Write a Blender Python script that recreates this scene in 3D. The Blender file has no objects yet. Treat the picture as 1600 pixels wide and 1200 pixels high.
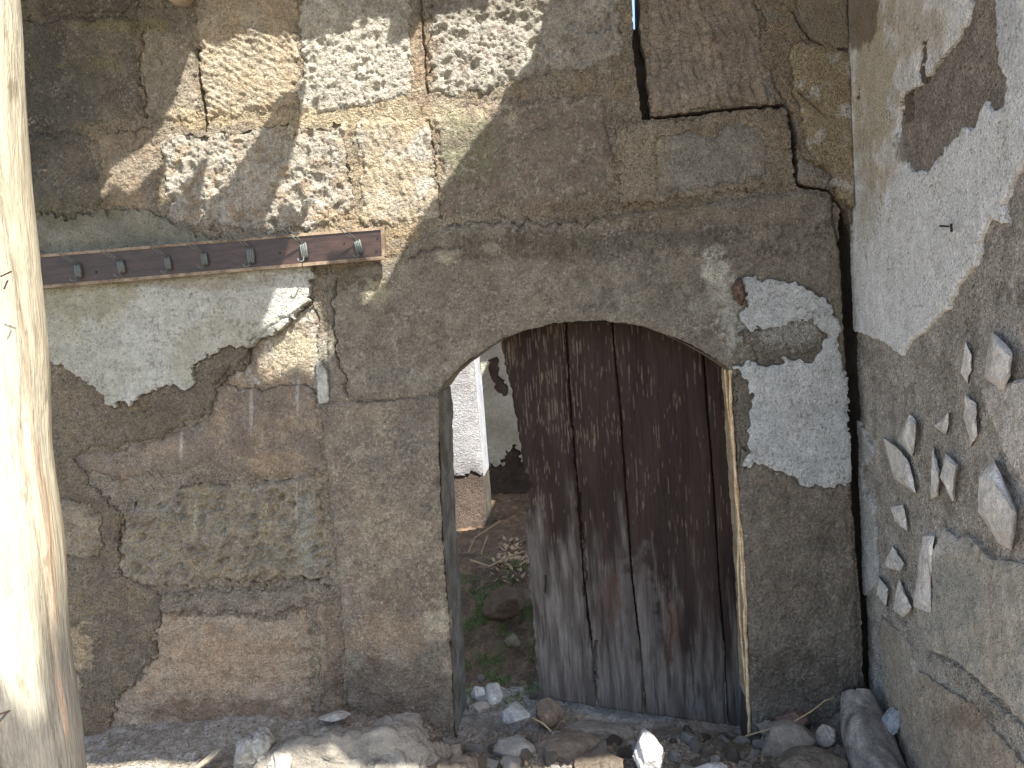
import bpy, bmesh, math, random
import numpy as np
from mathutils import Vector, Matrix, Euler
from mathutils.geometry import tessellate_polygon
random.seed(7)
R = math.radians

# ------------------------------------------------------------------ camera
S = bpy.context.scene
COL = S.collection
cam = bpy.data.cameras.new('camera'); cam.lens = 27.2; cam.sensor_width = 36
cam.clip_start = 0.05; cam.clip_end = 3000
camo = bpy.data.objects.new('camera', cam); COL.objects.link(camo)
CAM_LOC = Vector((0.0, -2.7, 1.35))
CAM_ROT = Matrix.Rotation(R(5), 3, 'Z') @ Matrix.Rotation(R(85), 3, 'X') @ Matrix.Rotation(R(-4.3), 3, 'Z')
camo.matrix_world = Matrix.Translation(CAM_LOC) @ CAM_ROT.to_4x4()
S.camera = camo
# ------------------------------------------------------------------ world, sun, exposure
SUN_DIR = Vector((0.88, -1.0, 1.75)).normalized()           # towards the sun
elev = math.asin(SUN_DIR.z); az = math.atan2(SUN_DIR.x, SUN_DIR.y)
W = bpy.data.worlds.new('World'); S.world = W; W.use_nodes = True
wn = W.node_tree; bg = wn.nodes['Background']
sky = wn.nodes.new('ShaderNodeTexSky'); sky.sky_type = 'NISHITA'; sky.sun_disc = False
sky.sun_elevation = elev; sky.sun_rotation = az; sky.dust_density = 1.5; sky.ozone_density = 0.6
wn.links.new(sky.outputs[0], bg.inputs[0]); bg.inputs[1].default_value = 0.148
sl = bpy.data.lights.new('sun', 'SUN'); sl.energy = 5.0; sl.angle = R(0.55); sl.color = (1, 0.955, 0.87)
so = bpy.data.objects.new('sun', sl); COL.objects.link(so)
so.rotation_euler = SUN_DIR.to_track_quat('Z', 'Y').to_euler()
S.view_settings.view_transform = 'Standard'; S.view_settings.look = 'None'
S.view_settings.gamma = 1; S.view_settings.use_curve_mapping = False
S.view_settings.exposure = 1.56

# ------------------------------------------------------------------ pixel <-> place
F = 1209.0
Rm = np.array(CAM_ROT); C0 = np.array(CAM_LOC)
def ray(px, py):
    d = np.array([(px - 800) / F, -(py - 600) / F, -1.0]); return Rm @ d
def at(px, py, y):                                   # point of that line of sight at depth y
    d = ray(px, py); t = (y - C0[1]) / d[1]; return C0 + d * t
def proj(X, Y, Z):
    P = np.stack([X - C0[0], Y - C0[1], Z - C0[2]], 0).reshape(3, -1)
    c = Rm.T @ P
    w = np.minimum(c[2], -1e-3)
    return (800 - F * c[0] / w).reshape(X.shape), (600 + F * c[1] / w).reshape(X.shape)

# ------------------------------------------------------------------ noise (numpy)
def _h(ix, iy, seed):
    h = (ix.astype(np.int64) * 374761393 + iy.astype(np.int64) * 668265263 + seed * 2147483647) & 0xffffffff
    h = ((h ^ (h >> 13)) * 1274126177) & 0xffffffff
    h = ((h ^ (h >> 16)) * 2246822519) & 0xffffffff
    return ((h ^ (h >> 15)) & 0xffffff) / float(0x1000000)
def pn(x, y, s=1.0, seed=0):
    x = x * s; y = y * s
    ix = np.floor(x); iy = np.floor(y); fx = x - ix; fy = y - iy
    u = fx * fx * fx * (fx * (fx * 6 - 15) + 10); v = fy * fy * fy * (fy * (fy * 6 - 15) + 10)
    def g(dx, dy):
        a = _h(ix + dx, iy + dy, seed) * 6.2831853
        return np.cos(a) * (fx - dx) + np.sin(a) * (fy - dy)
    a = g(0, 0) * (1 - u) + g(1, 0) * u; b = g(0, 1) * (1 - u) + g(1, 1) * u
    return (a * (1 - v) + b * v) * 1.5
def fbm(x, y, s=1.0, o=4, seed=0, gain=0.5):
    r = 0; a = 1.0; n = 0
    for k in range(o):
        r = r + a * pn(x, y, s, seed + k * 17); n += a; a *= gain; s *= 2.03
    return r / n
def worley(x, y, s=1.0, seed=0):
    x = x * s; y = y * s; ix = np.floor(x); iy = np.floor(y)
    f1 = np.full(x.shape, 9.0); cid = np.zeros(x.shape)
    for dx in (-1, 0, 1):
        for dy in (-1, 0, 1):
            cx = ix + dx; cy = iy + dy
            qx = cx + _h(cx, cy, seed); qy = cy + _h(cx, cy, seed + 5)
            d = np.hypot(qx - x, qy - y); m = d < f1
            f1 = np.where(m, d, f1); cid = np.where(m, _h(cx, cy, seed + 9), cid)
    return f1, cid
def sst(e0, e1, x):
    t = np.clip((x - e0) / (e1 - e0), 0, 1); return t * t * (3 - 2 * t)
def inpoly(px, py, poly):
    r = np.zeros(px.shape, bool); n = len(poly)
    for i in range(n):
        x0, y0 = poly[i]; x1, y1 = poly[(i + 1) % n]
        if y0 == y1: continue
        c = ((y0 > py) != (y1 > py)) & (px < (x1 - x0) * (py - y0) / (y1 - y0) + x0)
        r ^= c
    return r
def lin(r, g, b):                                    # sRGB 0-255 -> linear
    v = [(c / 255 / 12.92) if c < 10.3 else ((c / 255 + .055) / 1.055) ** 2.4 for c in (r, g, b)]; m = .3 * v[0] + .6 * v[1] + .1 * v[2]
    return tuple(.80 * c + .20 * m for c in v)             # everything here is dusty: a little less colourful

# ------------------------------------------------------------------ materials
def nd(t, k, **kw):
    n = t.nodes.new(k)
    for a, b in kw.items():
        if a in n.inputs: n.inputs[a].default_value = b
        else: setattr(n, a, b)
    return n
MATS = {}
def surf(name, base=None, grain=(180, .35), speck=(420, .25), bump=(.5, .003, 160), rough=.92, stretch=(1, 1, 1),
         c2=None, c2s=8, metal=0, spec=.25, pits=0.0, dots=0.0):
    """vertex colour (or base) broken up by procedural grain, with fine procedural relief"""
    m = bpy.data.materials.new(name); m.use_nodes = True; t = m.node_tree; b = t.nodes['Principled BSDF']
    b.inputs['Roughness'].default_value = rough; b.inputs['Metallic'].default_value = metal
    b.inputs['Specular IOR Level'].default_value = spec
    tc = nd(t, 'ShaderNodeTexCoord'); mp = nd(t, 'ShaderNodeMapping'); mp.inputs['Scale'].default_value = stretch
    t.links.new(tc.outputs['Object'], mp.inputs['Vector'])
    def noise(sc, det=6, r=.6):
        n = nd(t, 'ShaderNodeTexNoise'); n.inputs['Scale'].default_value = sc; n.inputs['Detail'].default_value = det
        n.inputs['Roughness'].default_value = r; t.links.new(mp.outputs[0], n.inputs['Vector']); return n
    if base is None:
        a = nd(t, 'ShaderNodeAttribute'); a.attribute_name = 'Col'; cur = a.outputs['Color']
    else:
        rgb = nd(t, 'ShaderNodeRGB'); rgb.outputs[0].default_value = (*base, 1); cur = rgb.outputs[0]
        if c2:
            n = noise(c2s, 5); mr = nd(t, 'ShaderNodeMapRange'); mr.inputs[1].default_value = .38; mr.inputs[2].default_value = .62
            t.links.new(n.outputs[0], mr.inputs[0]); mx = nd(t, 'ShaderNodeMix', data_type='RGBA')
            t.links.new(mr.outputs[0], mx.inputs[0]); t.links.new(cur, mx.inputs[6]); mx.inputs[7].default_value = (*c2, 1); cur = mx.outputs[2]
    for sc, amt in (grain, speck):
        n = noise(sc, 4, .65); mr = nd(t, 'ShaderNodeMapRange'); mr.inputs[1].default_value = .3; mr.inputs[2].default_value = .7
        mr.inputs[3].default_value = 1 - amt; mr.inputs[4].default_value = 1 + amt
        t.links.new(n.outputs[0], mr.inputs[0]); mx = nd(t, 'ShaderNodeVectorMath', operation='SCALE')
        t.links.new(cur, mx.inputs[0]); t.links.new(mr.outputs[0], mx.inputs[3]); cur = mx.outputs[0]
    if dots:                                         # dark and pale mineral grains; the dark ones also paint in shaded pits
        for sc, lo, hi, v0, v1 in ((150, .34, .40, 1 - dots, 1), (135, .61, .67, 1, 1 + dots * .7)):
            n = noise(sc, 3, .6); mr = nd(t, 'ShaderNodeMapRange')
            for q, val in enumerate((lo, hi, v0, v1)): mr.inputs[q + 1].default_value = val
            t.links.new(n.outputs[0], mr.inputs[0]); mx = nd(t, 'ShaderNodeVectorMath', operation='SCALE')
            t.links.new(cur, mx.inputs[0]); t.links.new(mr.outputs[0], mx.inputs[3]); cur = mx.outputs[0]
    t.links.new(cur, b.inputs['Base Color'])
    st, dist, sc = bump
    n = noise(sc, 8, .65); h = n.outputs[0]
    if pits:
        v = nd(t, 'ShaderNodeTexVoronoi'); v.inputs['Scale'].default_value = sc * .9; t.links.new(mp.outputs[0], v.inputs['Vector'])
        mr = nd(t, 'ShaderNodeMapRange'); mr.inputs[1].default_value = .0; mr.inputs[2].default_value = .35; mr.inputs[3].default_value = -pits; mr.inputs[4].default_value = 0
        t.links.new(v.outputs[0], mr.inputs[0]); ad = nd(t, 'ShaderNodeMath', operation='ADD')
        t.links.new(h, ad.inputs[0]); t.links.new(mr.outputs[0], ad.inputs[1]); h = ad.outputs[0]
    bp = nd(t, 'ShaderNodeBump'); bp.inputs['Strength'].default_value = st; bp.inputs['Distance'].default_value = dist
    t.links.new(h, bp.inputs['Height']); t.links.new(bp.outputs[0], b.inputs['Normal'])
    MATS[name] = m; return m
M_STONE = surf('weathered_stone', grain=(95, .22), speck=(260, .42), bump=(1, .014, 105), pits=.35, dots=.5)
M_PLASTER = surf('lime_plaster', grain=(120, .12), speck=(300, .22), bump=(1, .014, 120), pits=.5, dots=.22)
M_MUD = surf('mud_render', grain=(110, .30), speck=(260, .48), bump=(1, .018, 130), pits=.6, dots=.55)
M_PAINTWOOD = surf('flaking_paint_wood', grain=(8, .22), speck=(40, .25), bump=(.7, .002, 22), stretch=(18, 18, 1), rough=.8)
M_WOOD = surf('sun_bleached_wood', grain=(6, .16), speck=(30, .25), bump=(1, .008, 16), stretch=(12, 12, .8), rough=.85)
M_LOG = surf('old_grey_log', grain=(30, .3), speck=(160, .3), bump=(1, .004, 90), rough=.95)
M_BOARD = surf('varnished_board', base=lin(48, 33, 27), c2=lin(68, 46, 38), c2s=14, grain=(12, .2), speck=(70, .2), bump=(.4, .001, 40), stretch=(1, 4, 6), rough=.42, spec=.5)
M_LIP = surf('bare_board_edge', base=lin(150, 130, 105), c2=lin(105, 88, 70), c2s=20, bump=(.5, .001, 60))
M_METAL = surf('galvanised_metal', base=lin(98, 104, 100), grain=(90, .25), speck=(300, .15), bump=(.2, .0005, 200), rough=.45, metal=.2, spec=.5)
M_RUST = surf('rusty_iron', base=lin(62, 44, 36), grain=(90, .3), bump=(.5, .001, 300), rough=.8, metal=.3)
M_ROCK = surf('rubble_rock', grain=(25, .18), speck=(180, .25), bump=(1, .012, 60))
M_DIRT = surf('dusty_dirt', grain=(60, .25), speck=(260, .4), bump=(1, .015, 90), rough=1)
M_CORE = surf('wall_core', base=lin(95, 86, 74), c2=lin(70, 62, 54), bump=(1, .01, 30), rough=1)
M_ROOF = surf('roof_earth', base=lin(105, 88, 70), c2=lin(80, 66, 52), bump=(1, .01, 20), rough=1)
M_STRAW = surf('dry_straw', base=lin(176, 146, 100), grain=(30, .2), bump=(.2, .001, 60))
M_MOSS = surf('moss', base=lin(86, 104, 42), c2=lin(116, 126, 54), c2s=40, bump=(.3, .001, 100))

# ------------------------------------------------------------------ object helpers
def tag(o, label=None, cat=None, group=None, kind=None):
    if label: o['label'] = label
    if cat: o['category'] = cat
    if group: o['group'] = group
    if kind: o['kind'] = kind
    return o
def empty(name, loc=(0, 0, 0), **k):
    o = bpy.data.objects.new(name, None); o.empty_display_size = .1; COL.objects.link(o); o.location = loc; return tag(o, **k)
def link(me, name, mat, parent=None):
    o = bpy.data.objects.new(name, me); me.materials.append(mat); COL.objects.link(o)
    if parent:
        o.parent = parent; o.location = -parent.location if parent.type == 'EMPTY' else (0, 0, 0)
    return o
def raw_mesh(name, V, Q, cols=None, smooth=True):
    """V (n,3), Q (m,4) quads"""
    me = bpy.data.meshes.new(name)
    me.vertices.add(len(V)); me.vertices.foreach_set('co', V.astype(np.float32).ravel())
    me.loops.add(Q.size); me.loops.foreach_set('vertex_index', Q.astype(np.int32).ravel())
    me.polygons.add(len(Q)); me.polygons.foreach_set('loop_start', np.arange(0, Q.size, Q.shape[1], dtype=np.int32))
    me.update(calc_edges=True)
    me.polygons.foreach_set('use_smooth', np.full(len(Q), smooth))
    if cols is not None:
        a = me.color_attributes.new('Col', 'FLOAT_COLOR', 'POINT')
        c = np.ones((len(V), 4), np.float32); c[:, :3] = np.clip(cols, 0.004, .95); a.data.foreach_set('color', c.ravel())
    me.validate(); return me
def bm_obj(bm, name, mat, parent=None, smooth=False, col=None):
    bmesh.ops.recalc_face_normals(bm, faces=bm.faces)
    me = bpy.data.meshes.new(name); bm.to_mesh(me); bm.free()
    if smooth:
        for p in me.polygons: p.use_smooth = True
    if col is not None:
        a = me.color_attributes.new('Col', 'FLOAT_COLOR', 'POINT')
        for d in a.data: d.color = (*col, 1)
    return link(me, name, mat, parent)
def add_box(bm, x0, x1, y0, y1, z0, z1):
    v = [bm.verts.new(p) for p in ((x0, y0, z0), (x1, y0, z0), (x1, y1, z0), (x0, y1, z0), (x0, y0, z1), (x1, y0, z1), (x1, y1, z1), (x0, y1, z1))]
    for f in ((0, 3, 2, 1), (4, 5, 6, 7), (0, 1, 5, 4), (1, 2, 6, 5), (2, 3, 7, 6), (3, 0, 4, 7)): bm.faces.new([v[i] for i in f])
def add_prism(bm, pts, y0, y1, axis='y'):
    """polygon pts (a,b) swept between y0 and y1"""
    def P(a, b, y): return (a, y, b) if axis == 'y' else (a, b, y)
    A = [bm.verts.new(P(a, b, y0)) for a, b in pts]; B = [bm.verts.new(P(a, b, y1)) for a, b in pts]; n = len(pts)
    for t in tessellate_polygon([[Vector((a, b, 0)) for a, b in pts]]):
        bm.faces.new([A[i] for i in t]); bm.faces.new([B[i] for i in reversed(t)])
    for i in range(n): bm.faces.new((A[i], A[(i + 1) % n], B[(i + 1) % n], B[i]))
def add_tube(bm, pts, r, seg=8, cap=True):
    pts = [Vector(p) for p in pts]; rs = r if isinstance(r, (list, tuple)) else [r] * len(pts); rings = []; up = Vector((.31, .2, .93))
    for i, p in enumerate(pts):
        d = (pts[min(i + 1, len(pts) - 1)] - pts[max(i - 1, 0)]).normalized()
        u = up - d * up.dot(d)
        if u.length < 1e-3: u = Vector((1, 0, 0)) - d * d.x
        u.normalize(); up = u; w = d.cross(u)
        rings.append([bm.verts.new(p + (u * math.cos(a) + w * math.sin(a)) * rs[i]) for a in (2 * math.pi * k / seg for k in range(seg))])
    for a, b in zip(rings, rings[1:]):
        for k in range(seg): bm.faces.new((a[k], a[(k + 1) % seg], b[(k + 1) % seg], b[k]))
    if cap: bm.faces.new(list(reversed(rings[0]))); bm.faces.new(rings[-1])

# ------------------------------------------------------------------ relief sheets: a surface cut into real pieces
class Sheet:
    def __init__(s, place, a0, a1, b0, b1, step, seed):
        s.place = place; s.step = step; s.seed = seed
        na = int((a1 - a0) / step) + 1; nb = int((b1 - b0) / step) + 1
        s.A, s.B = np.meshgrid(a0 + np.arange(na) * step, b0 + np.arange(nb) * step)
        X, Y, Z = place(s.A, s.B, 0 * s.A); s.PX, s.PY = proj(X, Y, Z)
        ca = (s.A[:-1, :-1] + s.A[1:, 1:]) / 2; cb = (s.B[:-1, :-1] + s.B[1:, 1:]) / 2
        X, Y, Z = place(ca, cb, 0 * ca); s.cx, s.cy = proj(X, Y, Z)
        s.w1 = (fbm(ca, cb, 9, 3, seed + 1), fbm(ca, cb, 9, 3, seed + 2)); s.w2 = (fbm(ca, cb, 45, 3, seed + 3), fbm(ca, cb, 45, 3, seed + 4))
        s.L = np.zeros(ca.shape, np.int16); s.pieces = {}; s.n = 0; s.groove = np.zeros(s.A.shape); s.stains = []
        s.fields = {}
    def cut(s, poly, spec=None, w1=8, w2=5):
        """claim the cells inside poly for a piece (spec) or for nothing (None)"""
        if spec is None: k = -1
        else: s.n += 1; k = s.n; s.pieces[k] = spec
        qx = s.cx + w1 * s.w1[0] + w2 * s.w2[0]; qy = s.cy + w1 * s.w1[1] + w2 * s.w2[1]
        s.L[inpoly(qx, qy, poly)] = k; return k
    def line(s, pts, wpx, depth, wob=4):
        """a fissure along pts"""
        q = s.PX + wob * fbm(s.A, s.B, 25, 2, 91) * 2; r = s.PY + wob * fbm(s.A, s.B, 25, 2, 92) * 2
        for (x0, y0), (x1, y1) in zip(pts, pts[1:]):
            dx, dy = x1 - x0, y1 - y0; t = np.clip(((q - x0) * dx + (r - y0) * dy) / (dx * dx + dy * dy), 0, 1)
            d = np.hypot(q - x0 - t * dx, r - y0 - t * dy); s.groove = np.maximum(s.groove, depth * np.clip(1.3 - d / wpx, 0, 1))
    def smooth(s, it=3):
        L = s.L; hb = np.zeros((s.A.shape[0], s.A.shape[1] - 1), bool); hb[1:-1] = L[1:] != L[:-1]
        vb = np.zeros((s.A.shape[0] - 1, s.A.shape[1]), bool); vb[:, 1:-1] = L[:, 1:] != L[:, :-1]
        deg = np.zeros(s.A.shape); deg[:, :-1] += hb; deg[:, 1:] += hb; deg[:-1] += vb; deg[1:] += vb
        ok = deg == 2; ok[0] = ok[-1] = False; ok[:, 0] = ok[:, -1] = False
        s.A2, s.B2 = s.A.copy(), s.B.copy()
        for _ in range(it):
            for nm in ('A2', 'B2'):
                X = getattr(s, nm); sm = np.zeros(X.shape)
                sm[:, :-1] += hb * X[:, 1:]; sm[:, 1:] += hb * X[:, :-1]; sm[:-1] += vb * X[1:]; sm[1:] += vb * X[:-1]
                setattr(s, nm, np.where(ok, X * .4 + sm / 2 * .6, X))
    def build(s, parent, depth=.06):
        s.smooth()
        for k in sorted(set(np.unique(s.L)) - {-1}):
            sp = s.pieces[k]; m = s.L == k
            js, is_ = np.where(m)
            if len(js) < 6: continue
            j0, j1, i0, i1 = js.min(), js.max() + 1, is_.min(), is_.max() + 1
            sl = (slice(j0, j1 + 1), slice(i0, i1 + 1)); mm = m[j0:j1, i0:i1]
            A, B = s.A2[sl], s.B2[sl]; a, b = s.A[sl], s.B[sl]; px, py = s.PX[sl], s.PY[sl]
            # how far inside the piece every corner is
            pad = np.zeros((mm.shape[0] + 1, mm.shape[1] + 1), bool); p2 = np.pad(mm, 1)
            inside = p2[1:, 1:] & p2[:-1, 1:] & p2[1:, :-1] & p2[:-1, :-1]
            N = sp.get('round_n', 5); dist = inside.astype(float); cur = inside
            for q in range(N - 1):
                e = np.pad(cur, 1); cur = e[1:-1, 1:-1] & e[2:, 1:-1] & e[:-2, 1:-1] & e[1:-1, 2:] & e[1:-1, :-2]; dist += cur
            t = dist / N
            h = sp['off'] + sp['relief'](a, b, px, py) - sp.get('round', .006) * (1 - t) ** 2 - s.groove[sl]
            col = sp['colour'](a, b, px, py)
            for f in s.stains: col = f(a, b, px, py, col, sp)
            X, Y, Z = s.place(A, B, h); V = np.stack([X, Y, Z], -1)
            idx = np.arange(A.size).reshape(A.shape)
            Q = np.stack([idx[:-1, :-1][mm], idx[:-1, 1:][mm], idx[1:, 1:][mm], idx[1:, :-1][mm]], 1)
            # skirts: the thickness of the piece
            Xb, Yb, Zb = s.place(A, B, np.full(A.shape, -depth)); Vb = np.stack([Xb, Yb, Zb], -1); off = A.size
            sk = []
            d = mm & ~p2[:-2, 1:-1]; sk.append((idx[:-1, :-1][d], idx[:-1, 1:][d]))
            d = mm & ~p2[2:, 1:-1]; sk.append((idx[1:, 1:][d], idx[1:, :-1][d]))
            d = mm & ~p2[1:-1, :-2]; sk.append((idx[1:, :-1][d], idx[:-1, :-1][d]))
            d = mm & ~p2[1:-1, 2:]; sk.append((idx[:-1, 1:][d], idx[1:, 1:][d]))
            e0 = np.concatenate([x[0] for x in sk]); e1 = np.concatenate([x[1] for x in sk])
            V = np.concatenate([V.reshape(-1, 3), Vb.reshape(-1, 3)]); Cc = np.concatenate([col.reshape(-1, 3)] * 2)
            # skirts get corners of their own so that the rim stays crisp
            base = len(V); V = np.concatenate([V, V[e0], V[e1]]); Cc = np.concatenate([Cc, Cc[e0], Cc[e1]]); ne = len(e0)
            Qs = np.stack([base + np.arange(ne), e0 + off, e1 + off, base + ne + np.arange(ne)], 1)
            Q = np.concatenate([Q, Qs]); u, inv = np.unique(Q, return_inverse=True)
            me = raw_mesh(sp['name'], V[u], inv.reshape(Q.shape), Cc[u])
            o = link(me, sp['name'], sp['mat'], parent)
            if sp.get('label'): o['label'] = sp['label']

# relief fields ----------------------------------------------------
def rl_smooth(amp=1.0, seed=0):
    return lambda a, b, px, py: amp * (.006 * fbm(a, b, 5, 3, seed) + .0045 * fbm(a, b, 28, 3, seed + 1) + .0034 * fbm(a, b, 100, 2, seed + 2, .8))
def rl_rough(amp=1.0, seed=0):
    def f(a, b, px, py):
        w, _ = worley(a, b, 70, seed)
        return amp * (.008 * fbm(a, b, 6, 3, seed) + .005 * fbm(a, b, 40, 3, seed + 1) + .003 * fbm(a, b, 110, 2, seed + 2, .8) - .0045 * w)
    return f
def rl_stucco(amp=1.0, seed=0):
    return lambda a, b, px, py: amp * (.004 * fbm(a, b, 4, 2, seed) + .0024 * np.abs(fbm(a, b * 1.5, 38, 2, seed + 1)) + .0018 * pn(a, b, 120, seed + 2))
def rl_chisel(ang, lam=.022, amp=1.0, seed=0, patchy=.5):
    ca, sa = math.cos(R(ang)), math.sin(R(ang))
    def f(a, b, px, py):
        u = a * ca + b * sa + .032 * fbm(a, b, 7, 3, seed); v = -a * sa + b * ca
        row = np.floor(v / (lam * 4.2) + .6 * pn(a, b, 6, seed + 3)); ph = u / lam + row * 1.7
        sw = (ph - np.floor(ph)); rid = np.where(sw < .75, sw / .75, (1 - sw) / .25)
        m = sst(-patchy, .45, fbm(a, b, 6, 3, seed + 5)) * (1 + .8 * fbm(a, b, 16, 2, seed + 9))
        return amp * (.0055 * rid * m + .009 * fbm(a, b, 5, 3, seed + 6) + .005 * fbm(a, b, 35, 3, seed + 7) + .0032 * fbm(a, b, 95, 2, seed + 8, .8))
    return f
def rl_pock(amp=1.0, seed=0, s=24, ang=60, dens=.62):
    ca, sa = math.cos(R(ang)), math.sin(R(ang))
    def f(a, b, px, py):
        u = (a * ca + b * sa) * .6; v = (-a * sa + b * ca)
        w, c = worley(u + .012 * fbm(a, b, 15, 2, seed), v + .012 * fbm(a, b, 15, 2, seed + 1), s, seed)
        pit = sst(.55, .1, w) * (c < dens) * (.4 + c)
        w2, c2 = worley(a, b, 62, seed + 7); p2 = sst(.5, .1, w2) * (c2 < .5)
        return amp * (-.015 * pit - .005 * p2 + .009 * fbm(a, b, 6, 3, seed + 2) + .007 * fbm(a, b, 40, 3, seed + 3) + .0035 * fbm(a, b, 100, 2, seed + 4, .8))
    return f
def cl(c1, c2, s=5, seed=0, c3=None, amt3=.3, streak=0):
    c1, c2 = np.array(c1), np.array(c2)
    def f(a, b, px, py):
        t = sst(-.35, .35, fbm(a, b, s, 5, seed + 40, .6))[..., None]; c = c1 * (1 - t) + c2 * t
        if c3 is not None:
            k = (sst(.5 - amt3, .75 - amt3, fbm(a * (3 if streak else 1), b, s * 2.2, 5, seed + 60, .65) + .3) * .8)[..., None]; c = c * (1 - k) + np.array(c3) * k
        c = c * (1 + .42 * fbm(a, b, 30, 5, seed + 80, .8)[..., None])
        return c
    return f
def blob(cx, cy, rx, ry, col, k=.8, soft=.5, names=None, s=14, edge=.9, ang=0):
    """a stain of its own colour with a broken edge"""
    ca, sa = math.cos(R(ang)), math.sin(R(ang)); col = np.array(col)
    def f(a, b, px, py, c, sp):
        if names and sp['name'] not in names: return c
        Rm_ = max(rx, ry) * (1 + edge); m = (np.abs(px - cx) < Rm_) & (np.abs(py - cy) < Rm_); jj = np.where(m.any(1))[0]; ii = np.where(m.any(0))[0]
        if not len(jj): return c
        q = (slice(jj[0], jj[-1] + 1), slice(ii[0], ii[-1] + 1)); dx, dy = px[q] - cx, py[q] - cy
        d = np.hypot((dx * ca + dy * sa) / rx, (-dx * sa + dy * ca) / ry) + edge * fbm(a[q], b[q], s, 4, int(cx) % 97, .6)
        t = (k * (1 - sst(1 - soft, 1, d)))[..., None]; c = c.copy(); c[q] = c[q] * (1 - t) + col * t; return c
    return f
def flecks(x0, y0, x1, y1, col, thr, s=120, ys=1.0, k=.8, names=None, seed=5):
    col = np.array(col)
    def f(a, b, px, py, c, sp):
        if names and sp['name'] not in names: return c
        m = sst(0, 25, px - x0) * sst(0, 25, x1 - px) * sst(0, 25, py - y0) * sst(0, 25, y1 - py)
        if m.max() <= 0: return c
        n = fbm(a, b * ys, s, 3, seed, .6) + .5 * fbm(a, b, 9, 2, seed + 4)
        t = (k * m * sst(thr, thr + .12, n))[..., None]; return c * (1 - t) + col * t
    return f

def shared(k, f, names):
    return lambda a, b, px, py, c, sp: c * (1 - k) + f(a, b, px, py) * k if sp['name'] in names else c
# colours of the place (albedo)
STONE = lin(128, 118, 101); STONE_D = lin(104, 95, 82); GREY = lin(132, 129, 118); TAN = lin(152, 129, 100); OCHRE = lin(152, 130, 96)
WHITE = lin(206, 205, 198); WHITE2 = lin(190, 188, 178); CREAM = lin(198, 188, 160); MUD = lin(118, 103, 85); MUD_D = lin(96, 84, 68); ROSE = lin(124, 104, 92)
MORT = lin(148, 136, 114); GREY_D = lin(82, 80, 70); OLIVE = lin(116, 108, 74)

# ================================================================== MAIN WALL
corner = at(1335, 500, 0.0); XC = float(corner[0])
WALL_TOP = 2.95
arch = [(683, 613), (700, 590), (722, 571), (752, 549), (785, 529), (825, 514), (870, 505), (915, 501), (960, 503), (1005, 509), (1045, 523), (1082, 541), (1112, 558), (1142, 579)]
right_j = [(1147, 650), (1153, 750), (1160, 850), (1166, 950), (1172, 1100), (1178, 1400)]
left_j = [(722, 1400), (712, 1190), (706, 1050), (700, 950), (692, 850), (688, 750), (687, 700)]
doorway = arch + right_j + left_j
wall = empty('stone_wall', (-.4, .2, 0), label='weathered stone block wall with arched doorway, peeling white plaster and long cracks', cat='wall')
sh = Sheet(lambda a, b, h: (a, -h, b), -2.35, XC + .004, -.34, 2.93, .004, 10)
def stone(poly, relief, colour, off=.005, label=None, w1=14, w2=9, **k):
    sh.cut(poly, dict(name='stone_block', mat=M_STONE, off=off, relief=relief, colour=colour, label=label, round=k.pop('round', .008), round_n=k.pop('round_n', 4), **k), w1, w2)
def layer(name, poly, relief, colour, off, mat=None, label=None, w1=12, w2=14, **k):
    sh.cut(poly, dict(name=name, mat=mat or M_PLASTER, off=off, relief=relief, colour=colour, label=label, round=k.pop('round', .003), round_n=2, **k), w1, w2)
BIG = [(-9000, -9000), (9000, -9000), (9000, 9000), (-9000, 9000)]
sh.cut(BIG, dict(name='mortar', mat=M_MUD, off=0, relief=rl_rough(1, 1), colour=cl(MORT, lin(136, 122, 102), 4, 2, OCHRE, .2), round=0))
# upper courses
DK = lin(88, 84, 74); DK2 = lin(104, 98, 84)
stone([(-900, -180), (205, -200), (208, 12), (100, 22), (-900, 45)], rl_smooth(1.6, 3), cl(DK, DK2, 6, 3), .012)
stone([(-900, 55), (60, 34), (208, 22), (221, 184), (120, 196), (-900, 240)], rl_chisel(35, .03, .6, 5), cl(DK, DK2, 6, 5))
stone([(214, -200), (292, -204), (300, 70), (318, 186), (228, 188), (221, 100)], rl_pock(.7, 7, 30, 60, .3), cl(STONE, lin(150, 140, 120), 6, 7))
stone([(306, -205), (460, -210), (466, 164), (400, 174), (322, 186), (312, 90)], rl_chisel(62, .024, 1.25, 11, .9), cl(lin(176,166,144), lin(164, 148, 120), 6, 11, lin(170, 148, 112), .2))
stone([(466, -210), (636, -220), (645, 140), (600, 160), (472, 178)], rl_pock(1, 13, 30, 50, .5), cl(lin(170, 166, 152), lin(184, 180, 166), 6, 13))
stone([(664, -220), (976, -240), (968, 84), (890, 105), (790, 138), (671, 148)], rl_pock(1.15, 17, 23, 40, .75), cl(lin(156, 152, 140), lin(172, 167, 154), 5, 17, ROSE, .1))
stone([(1008, -240), (1176, -245), (1190, 60), (1218, 158), (1100, 170), (1019, 180)], rl_chisel(14, .034, 1.3, 19, 1.3), cl(lin(136, 122, 108), lin(150, 134, 114), 5, 19, ROSE, .08), .012)
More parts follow.
